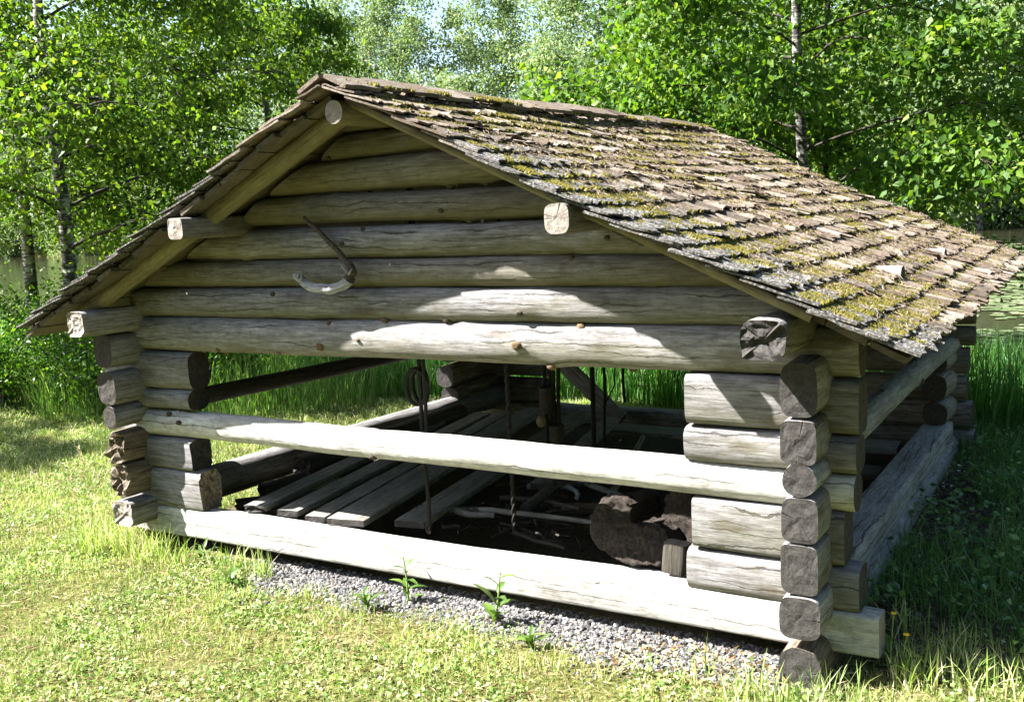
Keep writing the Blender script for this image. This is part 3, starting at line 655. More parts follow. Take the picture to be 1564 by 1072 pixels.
    for a, d in (((1.49, -.10, 1.49), (.01, -.01, .06)), ((1.46, -.1, 1.5), (.035, -.01, .05)), ((1.80, -.09, 1.53), (-.03, -.02, .05)), ((1.81, -.09, 1.52), (.035, -.01, .03))):
        a = Vector(a); mb.tube([a, a + Vector(d) * .5, a + Vector(d)], [.008, .005, .001], 6)
    tag(link('crooked_hook', mb.mesh('crooked_hook'), [M['grey'], M['knot']]), 'crooked grey branch hook hung on the gable logs', 'hook')
    # hollow log section: thick C-shaped wall, broken open at the top
    bark, nt, b, out = mat('hollow_log_wood')
    n = noise_n(nt, coords(nt, (40, 40, 40)), 1.4, 6, .7); cc = ramp(nt, n.outputs[0], [(.3, (.011, .008, .006)), (.52, (.028, .021, .017)), (.74, (.075, .057, .047))])
    nt.links.new(cc.outputs[0], b.inputs['Base Color']); bump(nt, b, n.outputs[0], .9, .012)
    def chunk(name, outline, y0, y1, lean, sd):
        """rough chunk of wood: outline in x, z given depth, then cut up finely and roughened"""
        bm = bmesh.new(); n = len(outline); zc = sum(p[1] for p in outline) / n; xc = sum(p[0] for p in outline) / n
        def yy(z, y): return y + lean * (z - zc)
        fr = [bm.verts.new((x, yy(z, y0), z)) for x, z in outline]; bk = [bm.verts.new((xc + (x - xc) * .9 + .05, yy(z, y1), .03 + (z - .03) * .9)) for x, z in outline]
        es = [bm.edges.new((fr[k], fr[(k + 1) % n])) for k in range(n)]; eb = [bm.edges.new((bk[k], bk[(k + 1) % n])) for k in range(n)]
        bmesh.ops.triangle_fill(bm, edges=es, use_beauty=True); bmesh.ops.triangle_fill(bm, edges=eb, use_beauty=True)
        for k in range(n): bm.faces.new((fr[k], bk[k], bk[(k + 1) % n], fr[(k + 1) % n]))
        bmesh.ops.recalc_face_normals(bm, faces=bm.faces)
        for c in (3, 2):
            bmesh.ops.subdivide_edges(bm, edges=[e for e in bm.edges if e.calc_length() > .018], cuts=c, use_grid_fill=True)
        for _ in range(2): bmesh.ops.smooth_vert(bm, verts=bm.verts, factor=.35, use_axis_x=True, use_axis_y=True, use_axis_z=True)
        bm.normal_update()
        for v in bm.verts:
            p = v.co * 1.; d = .024 * noise.noise((p.x * 9 + sd, p.y * 5, p.z * 9)) + .011 * noise.noise((p.x * 34 + sd, p.y * 12, p.z * 34)) + .006 * noise.noise((p.x * 80, p.y * 30, p.z * 80 + sd))
            v.co += v.normal * d
        me = bpy.data.meshes.new(name); bm.to_mesh(me); bm.free()
        for p in me.polygons: p.use_smooth = True
        return me
    a = chunk('split_stump', [(3.12, .05), (3.25, .035), (3.38, .06), (3.42, .14), (3.40, .22), (3.33, .262), (3.27, .222), (3.20, .245), (3.19, .325), (3.12, .352), (3.02, .33), (2.975, .25), (2.985, .16), (3.04, .09)], .27, .56, .35, 3.)
    tag(link('split_stump', a, bark), 'reddish brown split stump with sunlit front just inside the right end of the front sill', 'stump')
    a = chunk('stump', [(3.36, .03), (3.52, .03), (3.56, .2), (3.53, .33), (3.45, .385), (3.36, .41), (3.32, .33), (3.30, .2)], .40, .72, .2, 11.)
    tag(link('stump', a, bark), 'dark upright stump behind the sunlit split stump', 'stump')
    tag(log('wood_block', (3.46, .21, .045), (3.47, .22, .19), .12, .1, None, [M['dark'], M['endpale']], 5, .4, seed=200), 'small dark wood block with pale cut end beside the split stump', 'wood block')
    # support block under the right front corner
    tag(log('support_block', (4.165, -.19, -.165), (4.165, .25, -.165), .185, .25, None, [M['rot'], M['end']], 2.6, .9, seed=210), 'half buried old wood block under the right front corner', 'support block')

# ------------------------------------------------------------------ camera, light, sky
def build_light():
    w = bpy.data.worlds.new('World'); S.world = w; w.use_nodes = True; nt = w.node_tree
    bg = nt.nodes['Background']; sky = nt.nodes.new('ShaderNodeTexSky'); sky.sky_type = 'NISHITA'; sky.sun_disc = False
    L = Vector((.6, .351, -.737)).normalized()
    sky.sun_elevation = math.asin(-L.z); sky.sun_rotation = math.atan2(-L.x, -L.y) % (2 * math.pi)
    sky.air_density = 1.; sky.dust_density = 1.5; sky.ozone_density = 1.
    nt.links.new(sky.outputs[0], bg.inputs[0]); bg.inputs[1].default_value = SKY
    l = bpy.data.lights.new('sun', 'SUN'); l.energy = SUN; l.angle = R(.53); l.color = (1, .97, .92)
    o = bpy.data.objects.new('sun', l); COL.objects.link(o); o.rotation_euler = L.to_track_quat('-Z', 'Y').to_euler(); o.location = (-6, -4, 9)
def build_camera():
    c = bpy.data.cameras.new('camera'); c.sensor_width = 36; c.lens = 1536.28 / 1564 * 36; c.clip_end = 800; c.clip_start = .05
    o = bpy.data.objects.new('camera', c); COL.objects.link(o); S.camera = o
    yaw, pitch, roll = .5486, .1397, -.0505
    f = Vector((-math.sin(yaw) * math.cos(pitch), math.cos(yaw) * math.cos(pitch), -math.sin(pitch)))
    r = Vector((math.cos(yaw), math.sin(yaw), 0)); u = r.cross(f)
    r2 = r * math.cos(roll) + u * math.sin(roll); u2 = u * math.cos(roll) - r * math.sin(roll)
    o.matrix_world = Matrix.Translation((5.2582, -4.1396, 1.8122)) @ Matrix((r2, u2, -f)).transposed().to_4x4()
SKY, SUN = .05, 5.
S.view_settings.view_transform = 'Standard'; S.view_settings.look = 'None'; S.view_settings.gamma = 1; S.view_settings.exposure = 2.8
S.render.engine = 'CYCLES'; S.cycles.max_bounces = 8; S.cycles.diffuse_bounces = 4; S.cycles.transmission_bounces = 4; S.cycles.glossy_bounces = 3
S.cycles.use_denoising = True; S.cycles.caustics_reflective = False; S.cycles.caustics_refractive = False

build_ground(); build_water(); build_walls(); build_roof(); build_contents()
#VEGB
# ------------------------------------------------------------------ vegetation
FWD = np.array([-math.sin(.5486), math.cos(.5486)]); CAMXY = np.array([5.2582, -4.1396])
def depth_side(x, y):
    dx, dy = x - CAMXY[0], y - CAMXY[1]
    return dx * FWD[0] + dy * FWD[1], dx * FWD[1] - dy * FWD[0]
def in_view(x, y, margin=1.12, near=1.5):
    d, s = depth_side(x, y); return (d > near) & (np.abs(s) < .51 * margin * d + .3)
def inside(x, y, m=0.): return (x > -.15 - m) & (x < 4.2 + m) & (y > .02 - m) & (y < 4.2 + m)

def blades(rng, x, y, z, h, w, lean, segs=2):
    """curved tapering grass blades as strips; returns verts, quads(tri-degenerate free)"""
    n = len(x); a = rng.uniform(0, 2 * np.pi, n); la = rng.uniform(0, 2 * np.pi, n); ln = np.abs(rng.normal(0, lean, n)) * h
    V = np.zeros((n, 2 * segs + 1, 3)); cx, cy = np.cos(a) * w / 2, np.sin(a) * w / 2
    for s in range(segs):
        t = s / segs; ox, oy = np.cos(la) * ln * t ** 1.8, np.sin(la) * ln * t ** 1.8; zz = z + h * (t - .25 * (ln / h) * t * t); k = 1 - .45 * t
        V[:, 2 * s] = np.stack([x + ox - cx * k, y + oy - cy * k, zz], 1); V[:, 2 * s + 1] = np.stack([x + ox + cx * k, y + oy + cy * k, zz], 1)
    V[:, -1] = np.stack([x + np.cos(la) * ln, y + np.sin(la) * ln, z + h * (1 - .25 * np.minimum(ln / h, 1.6))], 1)
    T = []
    for s in range(segs - 1): T += [(2 * s, 2 * s + 1, 2 * s + 3), (2 * s, 2 * s + 3, 2 * s + 2)]
    T.append((2 * segs - 2, 2 * segs - 1, 2 * segs))
    F = (np.arange(n)[:, None, None] * (2 * segs + 1) + np.array(T)[None]).reshape(-1, 3)
    return V.reshape(-1, 3), F

def leaves(rng, c, d, size, aspect=.62, fold=.25, droop=None):
    """leaf shapes at c pointing along d: a folded six-sided blade (4 triangles)"""
    n = len(c); d = d / (np.linalg.norm(d, axis=1, keepdims=True) + 1e-9)
    r = rng.normal(size=(n, 3)); s = np.cross(d, r); s /= (np.linalg.norm(s, axis=1, keepdims=True) + 1e-9); u = np.cross(s, d)
    L = size[:, None]; w = L * aspect / 2; f = (fold * rng.uniform(-.5, 1.3, n))[:, None] * w
    V = np.stack([c, c + d * L * .38 + s * w + u * f, c + d * L - u * L * .12, c + d * L * .38 - s * w + u * f], 1)
    F = (np.arange(n)[:, None, None] * 4 + np.array([(0, 1, 2), (0, 2, 3)])[None]).reshape(-1, 3)
    return V.reshape(-1, 3), F

def cat(parts):
    Vs, Fs, o = [], [], 0
    for V, F in parts: Vs.append(V); Fs.append(F + o); o += len(V)
    return np.concatenate(Vs), np.concatenate(Fs)

def vnoise(x, y, s, seed=0.):
    return np.array([noise.noise((a * s, b * s, seed)) for a, b in zip(x, y)])

def build_lawn():
    rng = np.random.default_rng(21)
    lm = leafy('lawn_blade', [(0, (0.127, 0.217, 0.0467)), (.35, (0.222, 0.316, 0.078)), (.6, (0.327, 0.391, 0.125)), (.8, (0.443, 0.445, 0.249)), (1, (0.58, 0.533, 0.436))], .35, (1.1, 1.2, .7), .5, .3, 1.1)
    P = []
    def scatter(n, x0, x1, y0, y1): return rng.uniform(x0, x1, n), rng.uniform(y0, y1, n)
    def keep(x, y, extra=None):
        d, s = depth_side(x, y); k = in_view(x, y) & ~inside(x, y, .03)
        k &= rng.random(len(x)) < np.clip((5.2 / np.maximum(d, 1)) ** 1.6, .02, 1)
        k &= ~((x > 4.25) & (y > .45 + .25 * np.sin(x * 7)) & (y < 5))
        gr = (x > .8) & (x < 4.15) & (y > -.25 + .06 * np.sin(x * 3.1) + .05 * np.sin(x * 9) + .5 * np.clip(1.15 - x, 0, 1) + rng.normal(0, .05, len(x))) & (y < .1)
        k &= ~(gr & (rng.random(len(x)) < .88 + .1 * (y > -.12)))
        if extra is not None: k &= extra
        return k
    x, y = scatter(640000, -9, 5.6, -2.4, 6.2); k = keep(x, y); x, y = x[k], y[k]
    k = rng.random(len(x)) < np.clip(.8 + .9 * vnoise(x, y, 1.6, 9.) + .6 * vnoise(x, y, 6., 2.), .4, 1); x, y = x[k], y[k]
    pn = vnoise(x, y, 2.1); h = rng.uniform(.015, .05, len(x)) * (1 + .6 * pn) * np.clip(depth_side(x, y)[0] / 5, 1, 1.6)
    w = rng.uniform(.003, .0065, len(x)) * np.clip(depth_side(x, y)[0] / 4.5, 1, 2.5)
    P.append(blades(rng, x, y, gz(x, y) - .004, h, w, .7))
    # longer tufts along the walls and in patches
    def tuft(cx, cy, n, r, h0, h1, w0=.004, w1=.008, ln=.55):
        a, q = rng.uniform(0, 6.283, n), r * np.sqrt(rng.random(n)); x, y = cx + q * np.cos(a), cy + q * np.sin(a)
        P.append(blades(rng, x, y, gz(x, y) - .005, rng.uniform(h0, h1, n), rng.uniform(w0, w1, n), ln, 3))
    for i in range(26): tuft(rng.uniform(-.5, .45), rng.uniform(-.32, -.1), 16, .07, .08, .24)
    for i in range(10): tuft(rng.uniform(-.42, -.2), rng.uniform(-.4, .3), 22, .07, .1, .3)
    for i in range(24): tuft(rng.uniform(3.75, 4.65), rng.uniform(-.5, -.24), 12, .07, .07, .2)
    for i in range(18): tuft(rng.uniform(4.35, 5.1), rng.uniform(-.1, .6), 26, .09, .08, .2)
    for i in range(60): q = rng.uniform(.5, 4.6); tuft(q, rng.uniform(-1.9, -.35), 14, rng.uniform(.03, .07), .04, .1)
    for i in range(60): tuft(rng.uniform(-5, .2), rng.uniform(-.6, 3.4), 12, .12, .04, .09)
    for i in range(30): tuft(rng.uniform(1., 4.), rng.uniform(-.8, -.3), 9, .06, .05, .12)
    for i in range(9): tuft(rng.uniform(.6, 1.2), rng.uniform(-.18, -.08), 12, .06, .08, .2)
    V, F = cat(P); o = link('grass', fast_mesh('grass', V, F, 3), lm); tag(o, kind='stuff')
    # clover and small broad leaves in the turf
    x, y = scatter(120000, -6, 5.6, -2.4, 3.); k = keep(x, y); x, y = x[k], y[k]; pn = vnoise(x, y, 1.7, 4.); k = pn > -.05; x, y = x[k], y[k]; n = len(x)
    c = np.stack([x, y, gz(x, y) + rng.uniform(.008, .045, n)], 1); d = rng.normal(size=(n, 3)); d[:, 2] = rng.normal(0, .35, n)
    V, F = leaves(rng, c, d, rng.uniform(.012, .026, n), .85)
    cm = leafy('clover_leaf', [(0, (0.0999, 0.18, 0.0462)), (.5, (0.19, 0.295, 0.077)), (.9, (0.289, 0.375, 0.138)), (1, (0.466, 0.43, 0.307))], .3, (1.1, 1.2, .7), .45, .4)
    tag(link('clover', fast_mesh('clover', V, F, 3), cm), kind='stuff')
    # straw and dead leaves
    x, y = scatter(26000, -4, 5.4, -2.4, 2.); k = keep(x, y); x, y = x[k], y[k]; n = len(x)
    c = np.stack([x, y, gz(x, y) + rng.uniform(.004, .03, n)], 1); d = rng.normal(size=(n, 3)); d[:, 2] *= .15
    V, F = leaves(rng, c, d, rng.uniform(.03, .08, n), .07)
    x = rng.uniform(3.3, 4.1, 260); y = rng.uniform(-.42, .0, 260); c2 = np.stack([x, y, gz(x, y) + rng.uniform(.01, .04, 260)], 1); d2 = rng.normal(size=(260, 3)); d2[:, 2] *= .4
    V2, F2 = leaves(rng, c2, d2, rng.uniform(.02, .045, 260), .6)
    sm = leafy('dry_straw', [(0, (0.234, 0.156, 0.078)), (.5, (0.351, 0.296, 0.172)), (1, (0.281, 0.156, 0.078))], .2, (1, .9, .6))
    V, F = cat([(V, F), (V2, F2)]); tag(link('litter', fast_mesh('litter', V, F, 3), sm), kind='stuff')

def build_gravel():
    rng = np.random.default_rng(8)
    t = (1 + 5 ** .5) / 2
    iv = np.array([(-1, t, 0), (1, t, 0), (-1, -t, 0), (1, -t, 0), (0, -1, t), (0, 1, t), (0, -1, -t), (0, 1, -t), (t, 0, -1), (t, 0, 1), (-t, 0, -1), (-t, 0, 1)]) / 1.9
    fi = np.array([(0, 11, 5), (0, 5, 1), (0, 1, 7), (0, 7, 10), (0, 10, 11), (1, 5, 9), (5, 11, 4), (11, 10, 2), (10, 7, 6), (7, 1, 8), (3, 9, 4), (3, 4, 2), (3, 2, 6), (3, 6, 8), (3, 8, 9), (4, 9, 5), (2, 4, 11), (6, 2, 10), (8, 6, 7), (9, 8, 1)])
    n = 17000; x = rng.uniform(.8, 4.25, n); y = rng.uniform(-.55, .12, n)
    lim = -.25 + .06 * np.sin(x * 3.1) + .05 * np.sin(x * 9) + .5 * np.clip(1.15 - x, 0, 1); k = (y > lim - .03) | ((rng.random(n) < .10) & (y > lim - .2)); x, y = x[k], y[k]; n = len(x)
    s = .004 + .0075 * rng.random(n) ** 1.8; s = s * (1 + .7 * (rng.random(n) < .05))
    V = iv[None] * s[:, None, None] * rng.uniform(.6, 1.25, (n, 1, 3)) * rng.uniform(.75, 1.2, (n, 12, 1)); V[:, :, 2] *= .8
    V += np.stack([x, y, gz(x, y) + s * rng.uniform(.1, .7, n)], 1)[:, None]
    F = (np.arange(n)[:, None, None] * 12 + fi[None]).reshape(-1, 3)
    m, nt, b, out = mat('crushed_stone'); ge = nd(nt, 'NewGeometry')
    c = ramp(nt, ge.outputs['Random Per Island'], [(0, (0.0455, 0.0442, 0.0442)), (.5, (0.117, 0.114, 0.116)), (.85, (0.195, 0.19, 0.189)), (1, (0.26, 0.215, 0.176))]); nt.links.new(c.outputs[0], b.inputs['Base Color'])
    # (one mesh of loose stones)
    tag(link('gravel', fast_mesh('gravel', V.reshape(-1, 3), F, 3), m), kind='stuff')

def build_undergrowth():
    rng = np.random.default_rng(31)
    m = leafy('undergrowth_leaf', [(0, (0.045, 0.112, 0.03)), (.5, (0.09, 0.195, 0.0525)), (1, (0.18, 0.3, 0.09))], .3, (1.1, 1.2, .5), .35, .5)
    P = []
    n = 5200; x = rng.uniform(4.22, 5.9, n); y = rng.uniform(.25, 5.6, n); k = in_view(x, y) & (vnoise(x, y, 1.6, 2.) > -.25); x, y = x[k], y[k]; n = len(x)
    c = np.stack([x, y, gz(x, y) + rng.uniform(.01, .16, n)], 1); d = rng.normal(size=(n, 3)); d[:, 2] = rng.normal(-.1, .4, n)
    P.append(leaves(rng, c, d, rng.uniform(.018, .06, n), .62))
    n = 15000; x = rng.uniform(4.2, 6.2, n); y = rng.uniform(.3, 6., n); k = in_view(x, y) & ((vnoise(x, y, 1.1, 7.) > -.05) | (y > 3.6)); x, y = x[k], y[k]; n = len(x)
    P.append(blades(rng, x, y, gz(x, y) - .01, rng.uniform(.06, .26, n), rng.uniform(.004, .009, n), .6, 3))
    V, F = cat(P); tag(link('undergrowth', fast_mesh('undergrowth', V, F, 3), m), kind='stuff')
    # leaf mould
    n = 5000; x = rng.uniform(4.2, 6, n); y = rng.uniform(.2, 6, n); k = in_view(x, y); x, y = x[k], y[k]; n = len(x)
    c = np.stack([x, y, gz(x, y) + .008], 1); d = rng.normal(size=(n, 3)); d[:, 2] *= .2
    V, F = leaves(rng, c, d, rng.uniform(.02, .05, n), .6); tag(link('leaf_litter', fast_mesh('leaf_litter', V, F, 3), leafy('leaf_mould', [(0, (.05, .035, .022)), (1, (.16, .13, .1))], .1, (1, .9, .7))), kind='stuff')

def build_reeds():
    rng = np.random.default_rng(41)
    m = leafy('shore_grass', [(0, (0.0368, 0.112, 0.0298)), (.5, (0.0683, 0.183, 0.0416)), (.85, (0.126, 0.254, 0.0714)), (1, (0.273, 0.304, 0.155))], .45, (1.1, 1.35, .5), .4, .4)
    n = 95000; x = rng.uniform(-16, 9, n); y = rng.uniform(4.7, 9.6, n); lo = 5.0 + .35 * np.sin(x * .9) + .25 * np.sin(x * 2.3 + 1) - .08 * np.clip(x, -20, 0) * .3
    k = in_view(x, y, 1.1) & (y > lo) & (rng.random(n) < np.clip(1.25 - (y - 5) * .2, .2, 1)); x, y = x[k], y[k]; n = len(x)
    g = 1 + .25 * vnoise(x, y, .8, 3.)
    h = rng.uniform(.45, 1.0, n) * g * np.where(x > 3.6, .95, 1.); w = rng.uniform(.007, .014, n)
    V, F = blades(rng, x, y, np.maximum(gz(x, y), WATER - .1) - .02, h, w, .3, 3)
    tag(link('reeds', fast_mesh('reeds', V, F, 3), m), kind='stuff')

def build_lily_pads():
    rng = np.random.default_rng(51); n = 8000; D = rng.uniform(12.5, 46, n); ang = rng.uniform(R(-3), R(31), n); x = CAMXY[0] + D * np.sin(ang - .5486); y = CAMXY[1] + D * np.cos(ang - .5486)
    k = (y > 7.3) & (y < 50) & (vnoise(x, y, .22, 3.) + .5 * vnoise(x, y, .9, 5.) > -.5); x, y = x[k], y[k]; n = len(x)
    r = rng.uniform(.05, .12, n) * np.clip(np.hypot(x - 5, y + 4) / 16, 1, 2.2); K = 9; a = np.linspace(.3, 2 * np.pi - .05, K)[None] + rng.uniform(0, 6.28, n)[:, None]
    ring = np.stack([x[:, None] + r[:, None] * np.cos(a), y[:, None] + r[:, None] * np.sin(a), WATER + .012 + .012 * rng.random((n, K))], 2)
    V = np.concatenate([np.stack([x, y, np.full(n, WATER + .012)], 1)[:, None], ring], 1)
    F = (np.arange(n)[:, None, None] * (K + 1) + np.array([(0, i, i + 1) for i in range(1, K)])[None]).reshape(-1, 3)
    m = leafy('lily_pad_leaf', [(0, (0.0683, 0.098, 0.0392)), (.6, (0.115, 0.147, 0.0672)), (1, (0.178, 0.181, 0.112))], .1, (0.525, 0.49, 0.28), .3, .5)
    tag(link('lily_pads', fast_mesh('lily_pads', V.reshape(-1, 3), F, 3), m), kind='stuff')

# ---- trees
def birch_bark():
    m, nt, b, out = mat('birch_bark'); mp = coords(nt)
    s = coords(nt, (5, 5, 22)); n = noise_n(nt, s, 1.6, 5, .65); n2 = noise_n(nt, coords(nt, (2.2, 2.2, 2.2)), 2, 4, .6)
    ad = math_n(nt, 'MULTIPLY', n2.outputs[0], .8); su = math_n(nt, 'ADD', n.outputs[0], ad.outputs[0])
    c = ramp(nt, su.outputs[0], [(.66, (.4, .39, .37)), (.82, (.24, .23, .215)), (.93, (.035, .03, .028))]); nt.links.new(c.outputs[0], b.inputs['Base Color']); bump(nt, b, su.outputs[0], .5, .01); return m

def tree(name, base, H, tr, label, leafm, barkm, seed, n_br=34, br_len=3., z0=1.2, twigs=12, nl=60, leaf=.06, lean=(0, 0), droop=.5, zdense=99, cat_='tree', group=None):
    """trunk, boughs and twigs in one trunk mesh; every leaf a small folded blade in the crown mesh"""
    rng = np.random.default_rng(seed); rnd = random.Random(seed); b = Vector(base)
    root = empty(name, base, label, cat_, group); mb = MB(); C, Dv, Sz = [], [], []
    def tp(t): return Vector((lean[0] * t + .12 * H / 10 * noise.noise((t * 3, seed, 0)), lean[1] * t + .12 * H / 10 * noise.noise((t * 3, seed, 5)), H * t))
    ts = [i / 22 for i in range(23)]
    mb.tube([tp(t) - Vector((0, 0, .15 if t == 0 else 0)) for t in ts], [tr * (1 - .9 * t) * (1.25 if i == 0 else 1) + .01 for i, t in enumerate(ts)], 12)
    for k in range(n_br):
        z = z0 + (H * .97 - z0) * ((k + rnd.random()) / n_br) ** 1.0; t = z / H; p = tp(t); a = k * 2.39996 + rnd.uniform(-.5, .5)
        L = br_len * (1 - .72 * t ** 1.5) * rnd.uniform(.65, 1.15); rise = rnd.uniform(.15, .7) * (1 - .3 * t)
        dirh = Vector((math.cos(a), math.sin(a), 0)); pts = []; nseg = 9
        for i in range(nseg + 1):
            s = i / nseg
            pts.append(p + dirh * L * s * (1 - .1 * s) + Vector((0, 0, L * (rise * s - droop * .95 * s * s))) + Vector((noise.noise((s * 2.2, k, seed)), noise.noise((s * 2.2, k, seed + 9)), noise.noise((s * 2.2, k, seed + 4)))) * .22 * L * s)
        r0 = tr * (1 - .85 * t) * .26 + .005
        mb.tube(pts, [r0 * (1 - .85 * i / nseg) for i in range(nseg + 1)], 6, 1)
        dense = 1. if z < zdense else .3
        for w in range(twigs):
            s = rnd.uniform(.18, 1.0) ** .8; i = min(int(s * nseg), nseg - 1); q = pts[i].lerp(pts[i + 1], s * nseg - i)
            ta = a + rnd.uniform(-1.9, 1.9); tl = L * rnd.uniform(.16, .4) * (1.15 - .5 * s); e = Vector((math.cos(ta), math.sin(ta), rnd.uniform(-.25, .6)))
            tw = [q + e * tl * u + Vector((0, 0, -droop * tl * 1.1 * u * u)) for u in (0, .33, .66, 1)]
            mb.tube(tw, [r0 * .3 + .002, r0 * .22 + .002, .003, .0015], 4, 1, cap=False)
            m_ = max(3, int(nl * dense * rnd.uniform(.5, 1.4)))
            u = rng.uniform(.1, 1.08, m_); tw_ = np.array([tuple(v) for v in tw]); idx = np.minimum((u * 3).astype(int), 2); f = (np.minimum(u, 1) * 3 - idx)[:, None]
            pos = tw_[idx] * (1 - f) + tw_[idx + 1] * f; sp = .10 * br_len / 3 + .05 * tl
            pos += rng.normal(0, sp, (m_, 3)) * np.array([1, 1, .8])
            dd = np.array([e.x, e.y, 0])[None] * .4 + rng.normal(0, .7, (m_, 3)) + np.array([0, 0, -.55])
            C.append(pos); Dv.append(dd); Sz.append(rng.uniform(.65, 1.25, m_) * leaf)
    link('trunk', mb.mesh('trunk'), [barkm, M['bough']], root, b)
    V, F = leaves(rng, np.concatenate(C), np.concatenate(Dv), np.concatenate(Sz), .72)
    link('crown', fast_mesh('crown', V, F, 3), leafm, root, b)
    return root

def far_tree_mesh(rng, H, Rr, n, size, z0):
    """clumped far crown: leaf sprays gathered in irregular bunches round an upright core"""
    nb = 46; cz = z0 + (H - z0) * rng.random(nb) ** .85; rr = Rr * np.sin(np.pi * np.clip((cz - z0) / (H - z0) * .82 + .14, 0, 1)) * np.sqrt(rng.random(nb)); a = rng.uniform(0, 6.283, nb)
    c = np.stack([rr * np.cos(a), rr * np.sin(a), cz], 1); k = rng.integers(0, nb, n); bs = rng.uniform(.5, 1.15, nb) * Rr * .36
    p = c[k] + rng.normal(0, 1, (n, 3)) * bs[k][:, None] * np.array([.62, .62, .48])
    p[:, 2] = np.clip(p[:, 2], z0 * .6, H * 1.02)
    d = rng.normal(size=(n, 3)); d[:, 2] -= .5
    return leaves(rng, p, d, rng.uniform(.6, 1.4, n) * size, .75)

def build_trees():
    bark = birch_bark()
    M['bough'] = plain('dark_bough', [(.3, (.018, .015, .012)), (.7, (.06, .05, .04))], 12)
    dbark = plain('grey_bark', [(.3, (.05, .045, .038)), (.7, (.17, .155, .135))], 8, 6, .9, .8, .02, stretch=(1, 1, .3))
    fresh = leafy('birch_leaf', [(0, (0.051, 0.11, 0.0151)), (.45, (0.0874, 0.166, 0.0194)), (.8, (0.146, 0.232, 0.0269)), (1, (0.198, 0.256, 0.0387))], .5, (1.25, 1.3, .45), .55, .28, 1.3)
    deep = leafy('alder_leaf', [(0, (0.044, 0.108, 0.0169)), (.5, (0.0734, 0.16, 0.0212)), (.85, (0.132, 0.228, 0.0265)), (1, (0.2, 0.274, 0.0477))], .5, (1.3, 1.3, .45), .55, .28, 1.1)
    pale = leafy('far_leaf', [(0, (.10, .16, .075)), (.5, (.17, .235, .11)), (1, (.27, .32, .16))], .4, (1.1, 1.2, .7), .6, .25, .35)  # washed-out look of distance and bright light put into the leaf colour
    bush = leafy('bush_leaf', [(0, (0.0324, 0.0861, 0.0131)), (.6, (0.0648, 0.151, 0.0193)), (1, (0.151, 0.243, 0.0308))], .45, (1.2, 1.3, .4), .45, .4, 2.)
    # the two near trees flanking the shelter, with neighbours
    tree('birch_tree', (-6.45, 3.95, float(gz(-6.45, 3.95))), 9.5, .095, 'white birch trunk with drooping leafy boughs standing left of the shelter', fresh, bark, 3, 42, 4.6, 1.75, 20, 88, .078, (-.1, .5), .55, 5.6)
    tree('birch_tree', (-9.6, 5.6, float(gz(-9.6, 5.6))), 9, .10, 'leafy tree at the left picture edge behind the white trunked birch', fresh, bark, 12, 32, 3.8, 2.3, 18, 85, .08, (.3, 0), .5, 5.8)
    tree('alder_tree', (-7.2, 8.6, float(gz(-7.2, 8.6))), 8, .08, 'slender leafy tree behind the left roof edge, right of the white birch', fresh, dbark, 14, 34, 2.9, 1.5, 18, 90, .08, (0, 0), .5, 6.5)
    tree('birch_tree', (1.95, 8.1, -.45), 9.5, .075, 'birch with long dark boughs rising behind the right half of the roof', deep, bark, 5, 46, 4.0, 1.4, 20, 95, .09, (-.1, .25), .4, 5.3)
    tree('birch_tree', (1.62, 10.3, -.6), 8.5, .055, 'thin pale trunk just right of the thicker birch behind the roof', deep, bark, 6, 30, 3.4, 1.6, 15, 70, .085, (.2, 0), .45, 6)
    # unseen neighbour to the left that shades the lawn edge
    tree('birch_tree', (-10.2, -2.2, float(gz(-10.2, -2.2))), 9.5, .13, 'tall birch outside the left picture edge shading the lawn', fresh, bark, 9, 30, 3.2, 2.6, 12, 34, .10, (0, 0), .5)
    # trees on the far shore that stand out singly
    rng = np.random.default_rng(61)
    def far(name, px_ang, D, H, tr, Rr, label, barkm, z0, n=6500, size=.2, leafm=None):
        x = CAMXY[0] + D * math.sin(px_ang - .5486); y = CAMXY[1] + D * math.cos(px_ang - .5486); z = float(gz(x, y))
        r = empty(name, (x, y, z), label, 'tree'); mb = MB()
        pts = [Vector((.3 * noise.noise((t * 3, px_ang * 9, 1)), .3 * noise.noise((t * 3, px_ang * 9, 4)), H * .95 * t - .3)) for t in np.linspace(0, 1, 12)]
        mb.tube(pts, [tr * (1 - .88 * t) for t in np.linspace(0, 1, 12)], 7)
        for k in range(14):
            t = rng.uniform(.25, .92); q = Vector((0, 0, H * t)); a = rng.uniform(0, 6.28); L = Rr * rng.uniform(.5, .95) * (1.1 - t * .6)
            mb.tube([q, q + Vector((math.cos(a) * L * .5, math.sin(a) * L * .5, L * .35)), q + Vector((math.cos(a) * L, math.sin(a) * L, L * .5))], [tr * .3, tr * .2, .02], 5)
        link('trunk', mb.mesh('trunk'), barkm, r, (x, y, z))
        V, F = far_tree_mesh(rng, H, Rr, n, size, z0); link('crown', fast_mesh('crown', V, F, 3), leafm or pale, r, (x, y, z))
    g = lambda px: math.atan((px - 782) / 1536)
    far('aspen_tree', g(492), 82, 19.5, .22, 2.6, 'tall thin far tree with a dark upright stem above the roof peak', dbark, 3, 4200)
    far('birch_tree', g(600), 79, 17.5, .2, 2.9, 'far birch with a white stem above the left part of the ridge', bark, 4, 4200)
    far('willow_tree', g(700), 74, 13.5, .2, 3.6, 'rounded pale green far tree above the middle of the ridge', dbark, 1, 6500)
    far('willow_tree', g(860), 70, 14.5, .2, 3.4, 'pale yellowish far tree right of the ridge middle under the bright sky gap', dbark, 1, 6500)
    far('birch_tree', g(1015), 66, 17, .2, 3., 'far birch hidden in part by the near boughs above the right end of the ridge', bark, 3, 5200)
    far('birch_tree', g(1505), 62, 16, .19, 2.8, 'far birch on the opposite shore at the right picture edge', bark, 3, 5200)
